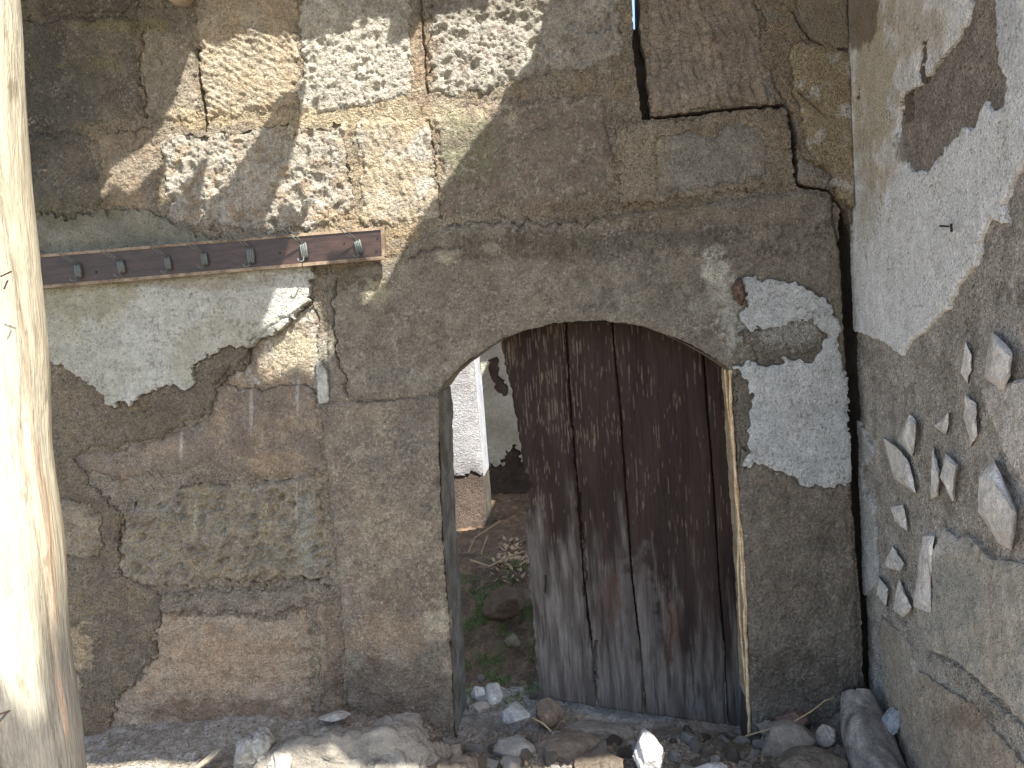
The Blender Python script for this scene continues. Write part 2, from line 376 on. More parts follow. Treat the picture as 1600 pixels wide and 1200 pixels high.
# second course
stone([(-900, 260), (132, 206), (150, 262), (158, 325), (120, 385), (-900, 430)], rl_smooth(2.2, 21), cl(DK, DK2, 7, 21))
stone([(148, 206), (240, 199), (248, 316), (236, 345), (168, 322)], rl_rough(1, 23), cl(STONE, TAN, 5, 23))
stone([(250, 214), (400, 205), (540, 192), (550, 345), (440, 362), (262, 352)], rl_pock(1.2, 27, 22, 70, .7), cl(lin(158, 152, 138), lin(180, 174, 160), 7, 27, TAN, .2))
stone([(558, 194), (670, 184), (686, 328), (640, 352), (566, 352)], rl_chisel(15, .03, 1.2, 31, .5), cl(lin(160, 152, 134), lin(164, 146, 118), 6, 31, WHITE2, .2))
stone([(681, 176), (760, 160), (850, 150), (940, 152), (955, 200), (965, 262), (950, 300), (880, 318), (694, 332)], rl_chisel(8, .03, .8, 33, .3), cl(lin(118, 106, 90), lin(106, 98, 84), 8, 33, ROSE, .35))
layer('plaster_patch', [(968, 195), (1016, 190), (1110, 179), (1226, 168), (1234, 210), (1240, 286), (1205, 290), (1150, 298), (1022, 312), (966, 320)], rl_rough(.5, 35), cl(lin(152, 138, 114), lin(140, 124, 102), 6, 35), .012, M_MUD)
stone([(1024, 216), (1070, 206), (1110, 210), (1150, 196), (1188, 200), (1196, 270), (1150, 284), (1024, 300)], rl_chisel(88, .03, .5, 37, 1), cl(lin(124, 121, 109), lin(136, 131, 118), 8, 37), .006, round=.004)
# arched lintel in one piece
L_END = [(1300, 330), (1311, 390), (1317, 490), (1322, 560), (1325, 592), (1150, 592)]
stone([(512, 424), (612, 408), (660, 372), (700, 352), (760, 348), (850, 344), (960, 336), (1080, 322), (1236, 298), (1296, 305)] + L_END + list(reversed(arch)) + [(683, 617), (515, 629)],
      rl_smooth(.9, 41), cl(lin(130, 122, 104), lin(112, 105, 91), 9, 41, lin(140, 132, 114), .08), .010, 'large carved lintel stone arching over the doorway', w1=4, w2=3)
# jambs
stone([(503, 633), (683, 621), (687, 700), (688, 750), (692, 850), (700, 950), (706, 1050), (712, 1190), (718, 1330), (560, 1330), (547, 1110), (533, 930), (520, 800), (508, 700)],
      rl_smooth(1.2, 43), cl(lin(122, 114, 98), lin(148, 132, 108), 6, 43, ROSE, .2), .014, 'tall left jamb stone of the doorway', w1=4, w2=3)
stone([(1144, 594), (1325, 594), (1330, 760), (1336, 900), (1343, 1050), (1352, 1330), (1178, 1330), (1172, 1100), (1166, 950), (1160, 850), (1153, 750), (1147, 650)],
      rl_smooth(2.0, 45), cl(lin(110, 102, 89), lin(122, 114, 100), 8, 45, ROSE, .15), .010, 'tall right jamb stone of the doorway', w1=4, w2=3)
# lower left courses
stone([(400, 480), (450, 470), (492, 430), (500, 560), (500, 612), (350, 640), (340, 600)], rl_rough(1.1, 49), cl(STONE, TAN, 8, 49, WHITE2, .1), -.004)
stone([(345, 612), (420, 604), (496, 600), (500, 735), (400, 745), (330, 722), (250, 748), (140, 742), (120, 715), (240, 690), (320, 650)], rl_chisel(40, .02, .8, 51, .1), cl(lin(122, 110, 97), TAN, 6, 51, ROSE, .25), .004)
stone([(188, 800), (240, 772), (272, 756), (502, 744), (508, 800), (522, 916), (440, 905), (330, 910), (245, 917), (188, 915)], rl_pock(1.1, 53, 34, 35, .85), cl(lin(130, 122, 102), lin(146, 132, 104), 12, 53, GREY, .15), .006)
stone([(84, 800), (105, 786), (150, 782), (165, 850), (150, 870), (110, 866), (84, 840)], rl_pock(.8, 57, 35, 150, .8), cl(lin(138, 124, 100), lin(150, 132, 104), 8, 57), .018)
stone([(250, 960), (300, 963), (430, 966), (478, 950), (484, 1000), (486, 1320), (160, 1320), (172, 1110), (182, 1088), (225, 1062), (240, 1000)], rl_pock(.55, 59, 26, 70, .5), cl(lin(162, 138, 110), lin(170, 148, 120), 6, 59, lin(160, 124, 90), .12), .006)
stone([(494, 948), (525, 942), (536, 1020), (545, 1110), (552, 1320), (500, 1320)], rl_smooth(1.5, 61), cl(lin(140, 116, 90), lin(122, 100, 80), 6, 61), .004)
layer('mortar_band', [(236, 928), (350, 922), (440, 916), (524, 912), (526, 936), (470, 946), (430, 958), (330, 958), (255, 954)], rl_rough(1.2, 63), cl(lin(148, 136, 114), lin(128, 116, 98), 12, 63), .016, M_MUD, round=.008)
# mud render left
layer('mud_render', [(-900, 520), (60, 548), (200, 560), (330, 500), (392, 540), (388, 565), (345, 600), (336, 628), (282, 664), (240, 686), (150, 700), (112, 716), (150, 760), (184, 800), (190, 900), (246, 925), (252, 960), (237, 1042), (182, 1086), (176, 1130), (176, 1330), (-900, 1330)],
      rl_rough(.8, 65), cl(lin(124, 110, 90), lin(108, 96, 78), 3, 65, lin(128, 112, 84), .15), .013, M_MUD, label='brown mud render at lower left', w1=14, w2=12, round=.006)
stone([(84, 800), (105, 786), (150, 782), (165, 850), (150, 870), (110, 866), (84, 840)], rl_pock(.8, 57, 35, 150, .8), cl(lin(138, 124, 100), lin(150, 132, 104), 8, 57), .026)
# plaster, upper left (behind and under the hook board)
layer('plaster_patch', [(-900, 350), (90, 340), (235, 332), (262, 342), (300, 362), (345, 376), (345, 400), (-900, 440)], rl_stucco(.8, 67), cl(lin(140, 136, 116), lin(122, 119, 104), 4, 67), .016)
layer('plaster_patch', [(-900, 425), (45, 430), (300, 410), (478, 404), (492, 432), (489, 470), (450, 505), (402, 530), (395, 546), (350, 541), (320, 560), (303, 572), (312, 592), (296, 609), (262, 603), (215, 620), (184, 634), (165, 618), (147, 600), (112, 578), (60, 550), (-900, 500)],
      rl_stucco(1.4, 69), cl(lin(172, 168, 146), lin(188, 187, 176), 3, 69), .026, label='large white plaster patch under the hook board', w2=11)
layer('mortar_strip', [(496, 560), (510, 575), (515, 627), (499, 630)], rl_stucco(1, 71), cl(WHITE2, GREY, 9, 71), .012, w1=3, w2=3)
# corner layers
layer('plaster_patch', [(1166, -260), (1345, -260), (1340, 330), (1312, 316), (1270, 272), (1246, 225), (1237, 190), (1226, 162), (1207, 122), (1190, 100), (1188, 60), (1200, 32), (1178, 8)], rl_rough(.45, 73), cl(lin(150, 134, 106), lin(140, 124, 100), 5, 73, GREY, .15), .018, M_MUD, w2=8)
layer('plaster_patch', [(1232, -260), (1345, -260), (1345, 90), (1300, 78), (1262, 62), (1240, 20)], rl_stucco(1, 75), cl(lin(142, 130, 108), lin(132, 122, 104), 5, 75), .030, w2=6)
layer('plaster_patch', [(1234, 80), (1290, 70), (1345, 115), (1345, 330), (1310, 314), (1282, 268), (1256, 222), (1240, 150)], rl_rough(.4, 77), cl(lin(168, 150, 116), lin(152, 134, 102), 6, 77, WHITE2, .12), .036, M_MUD, w2=8)
stone([(1247, 240), (1290, 268), (1300, 296), (1256, 289), (1246, 285)], rl_smooth(1, 79), cl(GREY, STONE, 8, 79), .004)
# plaster on the right of the arch
layer('mud_render', [(1150, 520), (1222, 506), (1264, 494), (1294, 525), (1300, 560), (1208, 578), (1165, 572), (1146, 590), (1150, 650), (1158, 738), (1178, 722), (1190, 560)], rl_rough(.7, 81), cl(lin(122, 114, 100), lin(104, 97, 86), 8, 81), .020, M_MUD)
layer('plaster_patch', [(1158, 432), (1202, 437), (1242, 446), (1276, 461), (1295, 478), (1309, 518), (1304, 535), (1308, 569), (1322, 592), (1322, 653), (1328, 704), (1330, 751), (1296, 758), (1252, 756), (1239, 743), (1205, 732), (1178, 721), (1160, 730), (1168, 704), (1170, 653), (1173, 613), (1156, 584), (1144, 572), (1171, 563), (1208, 570), (1229, 560), (1262, 567), (1278, 548), (1289, 525), (1262, 496), (1242, 500), (1222, 508), (1168, 515), (1154, 505), (1153, 491), (1168, 481), (1160, 451)],
      rl_stucco(1.5, 83), cl(lin(184, 186, 184), lin(196, 197, 194), 7, 83), .026, label='white plaster patch right of the arch', w1=5, w2=11)
# openings
sh.cut(doorway, None, 3, 2)
crack_a = [(978, -260), (996, -260), (1000, 10), (1001, 67), (1009, 81), (1011, 111), (1017, 182), (1100, 173), (1226, 161), (1236, 182), (1245, 209), (1245, 236), (1249, 287), (1262, 290), (1296, 296), (1314, 318), (1324, 330), (1340, 402), (1345, 491), (1350, 575), (1354, 663), (1358, 751), (1362, 805), (1366, 889), (1370, 930), (1374, 1000), (1380, 1100), (1390, 1330)]
crack_b = [(1356, 1330), (1350, 1100), (1346, 998), (1344, 927), (1340, 889), (1336, 829), (1330, 798), (1326, 737), (1324, 653), (1321, 569), (1318, 535), (1316, 491), (1311, 400), (1309, 360), (1314, 330), (1302, 312), (1293, 300), (1254, 295), (1243, 291), (1236, 250), (1234, 189), (1225, 167), (1100, 179), (1018, 187), (1002, 187), (996, 128), (989, 74), (988, 10)]
sh.cut(crack_a + crack_b, None, 2, 3)
# fine fissures
sh.line([(529, 440), (519, 470), (526, 545), (539, 590), (541, 626)], 1.6, .02)
sh.line([(1303, 300), (1300, 345), (1311, 385)], 1.6, .02, 2)
sh.line([(1236, 20), (1250, 45), (1264, 64)], 1.8, .02, 2)
sh.line([(1241, 148), (1262, 162), (1285, 185)], 1.2, .012, 2)
sh.line([(222, 50), (219, 110), (226, 185)], 1.5, .015)
sh.line([(306, 76), (314, 130), (322, 190), (320, 205)], 2.4, .03, 2)
sh.line([(655, -20), (662, 60), (667, 145)], 1.6, .02, 2)
sh.line([(671, 190), (677, 230), (689, 345)], 1.2, .012)
sh.line([(700, 352), (800, 345), (870, 352), (945, 345)], 1.4, .012, 8)
sh.line([(338, 600), (350, 585), (385, 560), (395, 535), (430, 505), (470, 485), (489, 465)], 1.6, .012, 3)
sh.line([(640, 405), (660, 392), (720, 388)], 2, .012)
sh.line([(270, 930), (330, 918), (360, 925), (430, 905), (520, 905)], 1.4, .010, 4)
# stains, whitewash, lichens
ST = sh.stains; SB = ('stone_block', 'mortar')
ST.append(shared(.30, cl(lin(134, 125, 108), lin(150, 136, 116), 2.2, 900, lin(120, 106, 90), .2), SB + ('mud_render', 'mortar_band')))
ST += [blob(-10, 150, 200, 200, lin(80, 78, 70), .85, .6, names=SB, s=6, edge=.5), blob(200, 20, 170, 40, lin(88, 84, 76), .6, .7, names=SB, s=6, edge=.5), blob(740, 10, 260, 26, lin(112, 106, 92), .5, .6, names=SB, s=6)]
ST += [blob(1000, 240, 60, 90, lin(150, 134, 108), .7, names=SB), blob(980, 330, 190, 28, lin(126, 106, 80), .55),
       blob(620, 180, 190, 28, lin(178, 162, 126), .6, names=SB), blob(430, 185, 150, 18, lin(178, 160, 124), .6, names=SB), blob(300, 185, 60, 20, lin(170, 150, 110), .6, names=SB),
       blob(660, 110, 26, 90, lin(152, 126, 98), .6, names=SB), blob(560, 360, 110, 40, lin(166, 142, 104), .7, names=SB), blob(600, 290, 90, 60, lin(168, 150, 118), .5, names=SB),
       blob(730, 240, 60, 70, lin(118, 120, 88), .55, names=('stone_block',)), blob(430, 730, 50, 30, lin(150, 122, 84), .4),
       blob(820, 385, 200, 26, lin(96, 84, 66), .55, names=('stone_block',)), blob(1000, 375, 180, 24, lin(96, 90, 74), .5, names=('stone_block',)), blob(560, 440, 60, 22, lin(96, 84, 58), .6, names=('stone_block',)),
       blob(700, 400, 30, 16, lin(160, 150, 124), .7), blob(770, 388, 22, 14, lin(160, 152, 130), .6), blob(585, 458, 26, 24, lin(160, 148, 118), .7, names=('stone_block',)),
       blob(1118, 425, 30, 46, lin(184, 180, 162), .85, names=('stone_block', 'plaster_patch'), ang=-15, s=18), blob(1150, 500, 34, 60, lin(176, 174, 162), .7, names=('stone_block',), s=34), blob(1190, 450, 30, 20, lin(168, 164, 148), .6, names=('stone_block',), s=30), blob(1230, 520, 60, 30, lin(190, 190, 182), .45, names=('mud_render',), s=60), blob(1100, 480, 30, 26, lin(150, 146, 132), .5, names=('stone_block',)),
       blob(455, 545, 50, 50, lin(178, 166, 136), .6, names=('stone_block',)), blob(500, 560, 22, 40, lin(170, 166, 150), .5, names=('stone_block', 'mortar')),
       blob(620, 700, 80, 60, lin(120, 114, 100), .5), blob(600, 830, 100, 60, lin(156, 138, 112), .5), blob(640, 930, 90, 60, lin(112, 92, 72), .4), blob(600, 990, 110, 40, lin(154, 126, 94), .5), blob(680, 965, 26, 36, lin(184, 172, 140), .7),
       blob(600, 1080, 130, 60, lin(98, 78, 62), .5, names=('stone_block',)), blob(1240, 1060, 120, 60, lin(84, 74, 64), .5, names=('stone_block',)), blob(1240, 900, 90, 60, lin(118, 104, 88), .4),
       blob(120, 1012, 34, 46, lin(186, 160, 122), .85, names=('mud_render',), s=30), blob(112, 1072, 22, 26, lin(184, 162, 124), .85, names=('mud_render',), s=30), blob(150, 1130, 90, 50, lin(142, 114, 84), .5, names=('mud_render',)),
       blob(220, 640, 40, 20, lin(96, 92, 78), .5, names=('mud_render',)), blob(350, 1040, 150, 70, lin(172, 140, 104), .5, names=('stone_block',)), blob(330, 1110, 160, 26, lin(112, 84, 62), .6, names=('stone_block',)),
       blob(500, 1030, 12, 80, lin(168, 150, 118), .4), blob(480, 830, 18, 80, lin(146, 144, 130), .7, names=('stone_block',), edge=.3),
       blob(150, 100, 60, 16, OLIVE, .6), blob(200, 40, 90, 14, lin(126, 116, 74), .6), blob(60, 120, 100, 90, GREY_D, .5), blob(100, 330, 110, 30, lin(104, 98, 66), .5),  # dark grey and olive patches towards the top left
       blob(1280, 30, 30, 60, lin(140, 126, 102), .5), blob(1150, 90, 40, 80, lin(118, 98, 86), .35), blob(1200, 140, 20, 22, lin(112, 112, 104), .6, names=('stone_block',)),
       blob(60, 470, 200, 36, lin(156, 150, 118), .6, names=('plaster_patch',)), blob(300, 440, 200, 16, lin(140, 126, 92), .5, names=('plaster_patch',)),
       blob(350, 340, 5, 40, lin(176, 176, 166), .8, edge=.4, names=SB), blob(322, 330, 3, 30, lin(176, 176, 166), .6, edge=.4, names=SB), blob(464, 800, 3, 50, lin(184, 180, 160), .5, edge=.3), blob(305, 810, 3, 36, lin(184, 176, 140), .5, edge=.3),
       blob(284, 700, 3.5, 34, lin(186, 184, 174), .5, edge=.4, names=SB), blob(393, 640, 3.5, 42, lin(186, 184, 174), .5, edge=.4, names=SB), blob(465, 620, 3.5, 40, lin(186, 186, 180), .5, edge=.4, names=SB),
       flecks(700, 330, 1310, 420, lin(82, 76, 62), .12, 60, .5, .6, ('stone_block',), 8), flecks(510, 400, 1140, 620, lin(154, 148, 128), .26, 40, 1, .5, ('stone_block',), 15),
       flecks(510, 640, 720, 960, lin(168, 152, 122), .2, 70, 1, .6, ('stone_block',), 25), flecks(510, 640, 720, 900, lin(92, 86, 76), .26, 50, 1, .5, ('stone_block',), 29), flecks(1150, 740, 1350, 1150, lin(142, 134, 118), .3, 70, 2, .4, ('stone_block',), 35),
       flecks(250, 60, 1000, 380, lin(180, 172, 150), .30, 45, 1, .4, SB, 45), flecks(60, 560, 260, 1140, lin(146, 120, 76), .2, 60, 1.5, .6, ('mud_render',), 55), flecks(180, 740, 520, 930, lin(158, 136, 88), .18, 55, 1.2, .5, ('stone_block',), 65)]
ALLP = SB + ('mud_render', 'mortar_band')
ST += [lambda a, b, px, py, c, sp: c * (1 + (.55 if sp['name'] in ALLP else .30) * fbm(a, b, 15, 5, 950, .8)[..., None]),
       flecks(-200, 300, 1345, 800, lin(128, 118, 100), .30, 60, 1, .6, ('plaster_patch',), 940), flecks(-200, -200, 1345, 1200, lin(176, 170, 156), .40, 85, 1.3, .45, SB, 960), flecks(-200, -200, 1345, 1200, lin(74, 68, 60), .40, 70, .8, .5, ALLP, 970)]
sh.build(wall)

# body of the wall behind its face, split by the crack from front to back
def wp(px, py): p = at(px, py, 0); return (float(p[0]), float(p[2]))
def core(pts, name='wall_core'):
    bm = bmesh.new(); add_prism(bm, pts, .045, .27); o = bm_obj(bm, name, M_CORE, wall); return o
cb = [wp(*p) for p in reversed(crack_b)]; ca = [wp(*p) for p in crack_a]
cb = [(x - .004, z) for x, z in cb]; ca = [(x + .004, z) for x, z in ca]
top_l = (cb[0][0] - .05, WALL_TOP); bot_l = (cb[-1][0], -.35)
rj = [wp(*p) for p in right_j]; lj = [wp(*p) for p in left_j]; ar = [wp(*p) for p in arch]
lp = [(-2.6, WALL_TOP), (-2.6, -.35), (lj[0][0], -.35)] + lj[1:] + ar + rj[:-1] + [(rj[-1][0], -.35), bot_l] + list(reversed(cb[:-1])) + [top_l]
core(lp)
bm = bmesh.new(); add_prism(bm, lp, .272, .28); bm_obj(bm, 'back_reflector', surf('reflector_white', base=lin(222, 218, 208), c2=lin(206, 200, 188), c2s=4, bump=(.6, .004, 40)), wall)  # white skin added on the hidden back to bounce light onto the pier
rp = [(ca[0][0] - .05 + .01, WALL_TOP)] + ca[:-1] + [(ca[-1][0], -.35), (XC + .9, -.35), (XC + .9, WALL_TOP)]
core(rp)
bm = bmesh.new(); add_box(bm, -2.6, XC + .4, -.01, .04, 2.935, WALL_TOP); bm_obj(bm, 'upper_face', M_CORE, wall)
bm = bmesh.new(); add_box(bm, -2.6, -2.352, -.01, .04, -.35, 2.93); bm_obj(bm, 'end_face', M_CORE, wall)

bm = bmesh.new(); q0, q1 = wp(993, 190), wp(990, 26); add_box(bm, q0[0] - .09, q0[0] + .06, .12, .24, q0[1] - .05, q1[1]); bm_obj(bm, 'crack_filler', M_CORE, wall)  # dark box added inside the crack so that it stays dark
# reveals of the doorway: a skin round the inside of the opening
def reveal(pts, y0, y1, name, mat, c1, c2, seed, amp=.004, sub=.008, inward=.0, label=None):
    P = [np.array(p) for p in pts]; path = [P[0]]
    for p, q in zip(P, P[1:]):
        n = max(1, int(np.linalg.norm(q - p) / sub))
        for k in range(1, n + 1): path.append(p + (q - p) * k / n)
    path = np.array(path); tan = np.gradient(path, axis=0); tan /= np.linalg.norm(tan, axis=1)[:, None] + 1e-9
    nor = np.stack([tan[:, 1], -tan[:, 0]], 1); cen = np.array(wp(930, 850))
    nor *= np.sign(np.sum((cen - path) * nor, 1))[:, None]
    ny = max(2, int((y1 - y0) / sub)); ys = np.linspace(y0, y1, ny); s = np.cumsum(np.r_[0, np.linalg.norm(np.diff(path, axis=0), axis=1)])
    SS, YY = np.meshgrid(s, ys, indexing='ij')
    d = inward + amp * fbm(SS, YY, 12, 4, seed) + amp * .6 * fbm(SS, YY, 50, 3, seed + 3) + amp * 1.5 * sst(.3, .8, pn(SS, YY * .2, 9, seed + 9))
    X = path[:, 0][:, None] + nor[:, 0][:, None] * d; Z = path[:, 1][:, None] + nor[:, 1][:, None] * d
    V = np.stack([X, YY, Z], -1).reshape(-1, 3); idx = np.arange(SS.size).reshape(SS.shape)
    Q = np.stack([idx[:-1, :-1], idx[1:, :-1], idx[1:, 1:], idx[:-1, 1:]], -1).reshape(-1, 4)
    col = cl(c1, c2, 10, seed)(SS, YY, 0, 0)
    me = raw_mesh(name, V, Q, col.reshape(-1, 3)); o = link(me, name, mat, wall)
    if label: o['label'] = label
    return o
reveal([wp(*p) for p in [(683, 615), (687, 700), (688, 750), (692, 850), (700, 950), (706, 1050), (712, 1190), (718, 1330)]], -.004, .285, 'jamb_reveal', M_PLASTER, lin(138, 134, 124), lin(104, 96, 84), 3, inward=.003, label='grey inner side of the left jamb')
reveal([wp(*p) for p in arch], -.004, .285, 'arch_reveal', M_STONE, lin(150, 140, 116), lin(132, 120, 98), 5, .002, inward=.002)
reveal([wp(*p) for p in [(1142, 579)] + right_j[:-1]], -.012, .285, 'jamb_reveal', M_PLASTER, lin(214, 192, 150), lin(186, 156, 112), 8, .005, inward=.005, label='pale splintered inner edge of the right jamb')
# splintered pale wood strip down the right edge
bm = bmesh.new()
for (ofs, r0, j) in ((0, .0058, 1), (-7, .0045, 2), (3, .004, 3)):
    pts = []; rad = []
    for k in range(40):
        t = k / 39; y_ = 578 + t * (1150 - 578); x_ = np.interp(y_, [578, 650, 750, 850, 950, 1100, 1150], [1140, 1143, 1149, 1157, 1163, 1169, 1171]) + ofs * (.5 + .5 * math.sin(t * 9 + j)) + random.uniform(-1, 1)
        pts.append(at(x_, y_, -.004 + .02 * (j == 2))); rad.append(r0 * random.uniform(.5, 1.3))
    add_tube(bm, pts, rad, 6)
bm_obj(bm, 'splintered_strip', surf('raw_split_wood', base=lin(212, 186, 140), c2=lin(186, 150, 104), c2s=30, bump=(.8, .002, 50)), wall)
# rotten peg in the lintel
bm = bmesh.new(); p = [at(1155, 436, -.02), at(1153, 448, -.032), at(1157, 462, -.034), at(1159, 476, -.02)]; add_tube(bm, p, [.008, .02, .018, .006], 10)
add_tube(bm, [at(1160, 465, -.03), at(1166, 474, -.045), at(1168, 480, -.05)], .003, 6)
bmesh.ops.subdivide_edges(bm, edges=bm.edges, cuts=2)
for v in bm.verts: v.co += Vector((random.uniform(-1, 1), random.uniform(-1, 1), random.uniform(-1, 1))) * .0022
bm_obj(bm, 'rotten_peg', surf('rotten_wood', base=lin(120, 96, 78), c2=lin(70, 54, 42), c2s=60, bump=(1, .003, 120)), wall, True)

# ================================================================== SIDE WALL
d_ = Vector((-.055, -1, 0)).normalized(); n_ = Vector((-1, .055, 0)).normalized()
side = empty('side_wall', (XC + .1, -.5, 0), label='side wall at right with peeling white plaster over brown mud and fieldstones', cat='wall')
def sp_(a, b, h): return XC + .021 + d_.x * a + n_.x * h, .03 + d_.y * a + n_.y * h, b
def rw(px, py, h=0):                                 # pixel -> point on the side wall face
    r = ray(px, py); o = np.array([XC + .021, .03, 0]) + np.array(n_) * h; nn = np.array(n_); t = nn.dot(o - C0) / nn.dot(r); return Vector(C0 + r * t)
s2 = Sheet(sp_, -.02, 1.2, -.3, 2.93, .004, 200)
def lay2(name, poly, relief, colour, off, mat=None, label=None, w1=8, w2=8, **k):
    s2.cut(poly, dict(name=name, mat=mat or M_PLASTER, off=off, relief=relief, colour=colour, label=label, round=k.pop('round', .003), round_n=2, **k), min(w1, 5), min(w2, 6) * .6)
s2.cut(BIG, dict(name='mud_render', mat=M_MUD, off=0, relief=rl_rough(.8, 201), colour=cl(lin(198, 188, 174), lin(182, 172, 158), 5, 201, lin(156, 146, 132), .15), round=0, label='brown mud render of the side wall'))
lay2('plaster_patch', [(1100, -900), (2900, -900), (2900, -200), (1650, 215), (1600, 268), (1586, 287), (1573, 324), (1575, 351), (1553, 341), (1539, 371), (1530, 410), (1502, 447), (1485, 481), (1455, 511), (1431, 532), (1413, 556), (1397, 545), (1391, 535), (1364, 525), (1338, 515), (1300, 515)],
     rl_stucco(1.1, 203), cl(lin(243, 242, 240), lin(232, 231, 227), 6, 203), .011, label='big white plaster patch high on the side wall', w2=12)
s2.cut([(1559, -200), (1562, 0), (1564, 61), (1570, 101), (1583, 125), (1580, 162), (1556, 179), (1546, 155), (1529, 202), (1512, 199), (1482, 233), (1458, 267), (1431, 267), (1418, 250), (1414, 216), (1408, 199), (1418, 142), (1441, 135), (1465, 105), (1495, 67), (1522, 27), (1529, -30), (1535, -200)],
     dict(name='mud_render', mat=M_MUD, off=.001, relief=rl_rough(.7, 205), colour=cl(lin(170, 156, 140), lin(152, 140, 126), 8, 205), round=0, label='bare patch where white plaster has fallen off'), 6, 6)
for q in ([(1446, 62), (1455, 60), (1452, 130), (1442, 128)], [(1418, 150), (1428, 140), (1430, 190), (1415, 195)], [(1345, 135), (1352, 132), (1348, 155), (1340, 158)]):
    s2.cut(q, dict(name='chipped_spot', mat=M_MUD, off=.004, relief=rl_rough(.5, 207), colour=cl(lin(132, 116, 94), lin(116, 104, 90), 8, 207), round=0), 6, 8)
lay2('plaster_patch', [(1300, 612), (1336, 610), (1342, 655), (1364, 697), (1366, 712), (1350, 733), (1355, 768), (1367, 788), (1369, 829), (1371, 879), (1371, 913), (1357, 929), (1300, 925)], rl_stucco(1.6, 209), cl(lin(196, 196, 192), lin(180, 178, 170), 7, 209), .009, label='white plaster strip along the corner crack', w1=3, w2=8)
lay2('smooth_plaster', [(1438, 970), (1455, 880), (1482, 822), (1505, 842), (1522, 835), (1548, 872), (1640, 890), (2300, 1200), (2300, 1900), (1640, 1150), (1560, 1085), (1500, 1030), (1450, 1012)], rl_smooth(1, 211), cl(lin(190, 182, 168), lin(194, 182, 162), 6, 211, lin(170, 166, 156), .2), .012, label='smooth grey plaster low on the side wall')
lay2('smooth_plaster', [(1378, 960), (1420, 1000), (1440, 1050), (1520, 1100), (1600, 1190), (2100, 1900), (1500, 2100), (1420, 1200), (1385, 1080)], rl_smooth(1.3, 213), cl(lin(186, 170, 148), lin(172, 156, 136), 5, 213), .008)
lay2('fieldstone', [(1540, 608), (1556, 600), (1610, 590), (1800, 640), (1800, 900), (1610, 745), (1590, 730), (1572, 700), (1558, 660)], rl_pock(.6, 215, 14, 80, .5), cl(lin(208, 200, 190), lin(186, 174, 162), 6, 215), .014, M_STONE, round=.01)
s2.line([(1330, 90), (1335, 140), (1330, 200), (1333, 230)], 1.4, .012, 2); s2.line([(1447, 1015), (1500, 1040), (1560, 1100), (1600, 1140)], 3, .02)
s2.stains += [blob(1372, 120, 50, 230, lin(200, 184, 150), .85, names=('plaster_patch',), soft=.6), blob(1440, 40, 70, 90, lin(198, 182, 150), .7, names=('plaster_patch',), soft=.8), blob(1345, 20, 40, 60, lin(132, 112, 88), .85, names=('plaster_patch',), soft=.2, edge=.4),
              blob(1360, 290, 24, 160, lin(178, 162, 128), .5, names=('plaster_patch',), soft=.8), blob(1580, 40, 30, 80, lin(196, 198, 206), .5, names=('plaster_patch',)), blob(1418, 230, 16, 30, lin(132, 118, 100), .8, names=('plaster_patch',), s=50),
              flecks(1340, 0, 1600, 500, lin(120, 108, 94), .42, 110, 1, .7, ('plaster_patch',), 71), blob(1500, 930, 60, 70, lin(164, 164, 156), .5, names=('smooth_plaster',)), blob(1480, 850, 40, 24, lin(214, 208, 200), .8, s=30), blob(1590, 700, 30, 90, lin(226, 216, 206), .7, s=20), blob(1420, 1040, 30, 60, lin(200, 190, 172), .5, s=40), blob(1400, 1060, 20, 80, lin(176, 164, 142), .6, s=40),
              blob(1520, 1120, 60, 30, lin(128, 108, 80), .5), blob(1350, 1000, 16, 60, lin(146, 136, 118), .5)]
s2.stains += [lambda a, b, px, py, c, sp: c * (1 + (.45 if sp['name'] in ('mud_render', 'smooth_plaster') else .22) * fbm(a, b, 15, 5, 980, .8)[..., None]), flecks(1300, -200, 1900, 1500, lin(96, 86, 74), .38, 80, 1, .5, ('mud_render', 'smooth_plaster'), 985)]
s2.build(side, depth=.05)
# body
bm = bmesh.new(); pts = []
for a, h in ((-.0, -.04), (1.2, -.04), (1.2, -.5), (-.0, -.5)): x, y, _ = sp_(a, 0, h); pts.append((x, y))
add_prism(bm, pts, -.35, 2.93, 'z'); bm_obj(bm, 'wall_core', M_CORE, side)
# fieldstones bedded in it
def icorock(seed, sub=3, sharp=.5):
    bm = bmesh.new(); bmesh.ops.create_icosphere(bm, subdivisions=sub, radius=1); rg = random.Random(seed)
    pl = []
    for _ in range(14):
        v = Vector((rg.gauss(0, 1), rg.gauss(0, 1), rg.gauss(0, 1))).normalized(); pl.append((v, rg.uniform(.5, .88)))
    for v in bm.verts:
        c = v.co
        for n, d in pl:
            k = c.dot(n)
            if k > d: c -= n * (k - d) * (.6 + .4 * sharp)
        v.co = c
    co = np.array([v.co for v in bm.verts]); nn = .035 * fbm(co[:, 0] + co[:, 2] * .7, co[:, 1] - co[:, 2] * .6, 3, 4, seed) * 2
    for v, k in zip(bm.verts, nn): v.co *= 1 + float(k)
    return bm
def rock_cols(me, c1, c2, seed, s=6):
    n = len(me.vertices); co = np.zeros(n * 3); me.vertices.foreach_get('co', co); co = co.reshape(-1, 3)
    col = cl(c1, c2, s, seed)(co[:, 0] + co[:, 2] * .8, co[:, 1] - co[:, 2] * .5, 0, 0)
    a = me.color_attributes.new('Col', 'FLOAT_COLOR', 'POINT'); c = np.ones((n, 4), np.float32); c[:, :3] = np.clip(col, .01, .9); a.data.foreach_set('color', c.ravel())
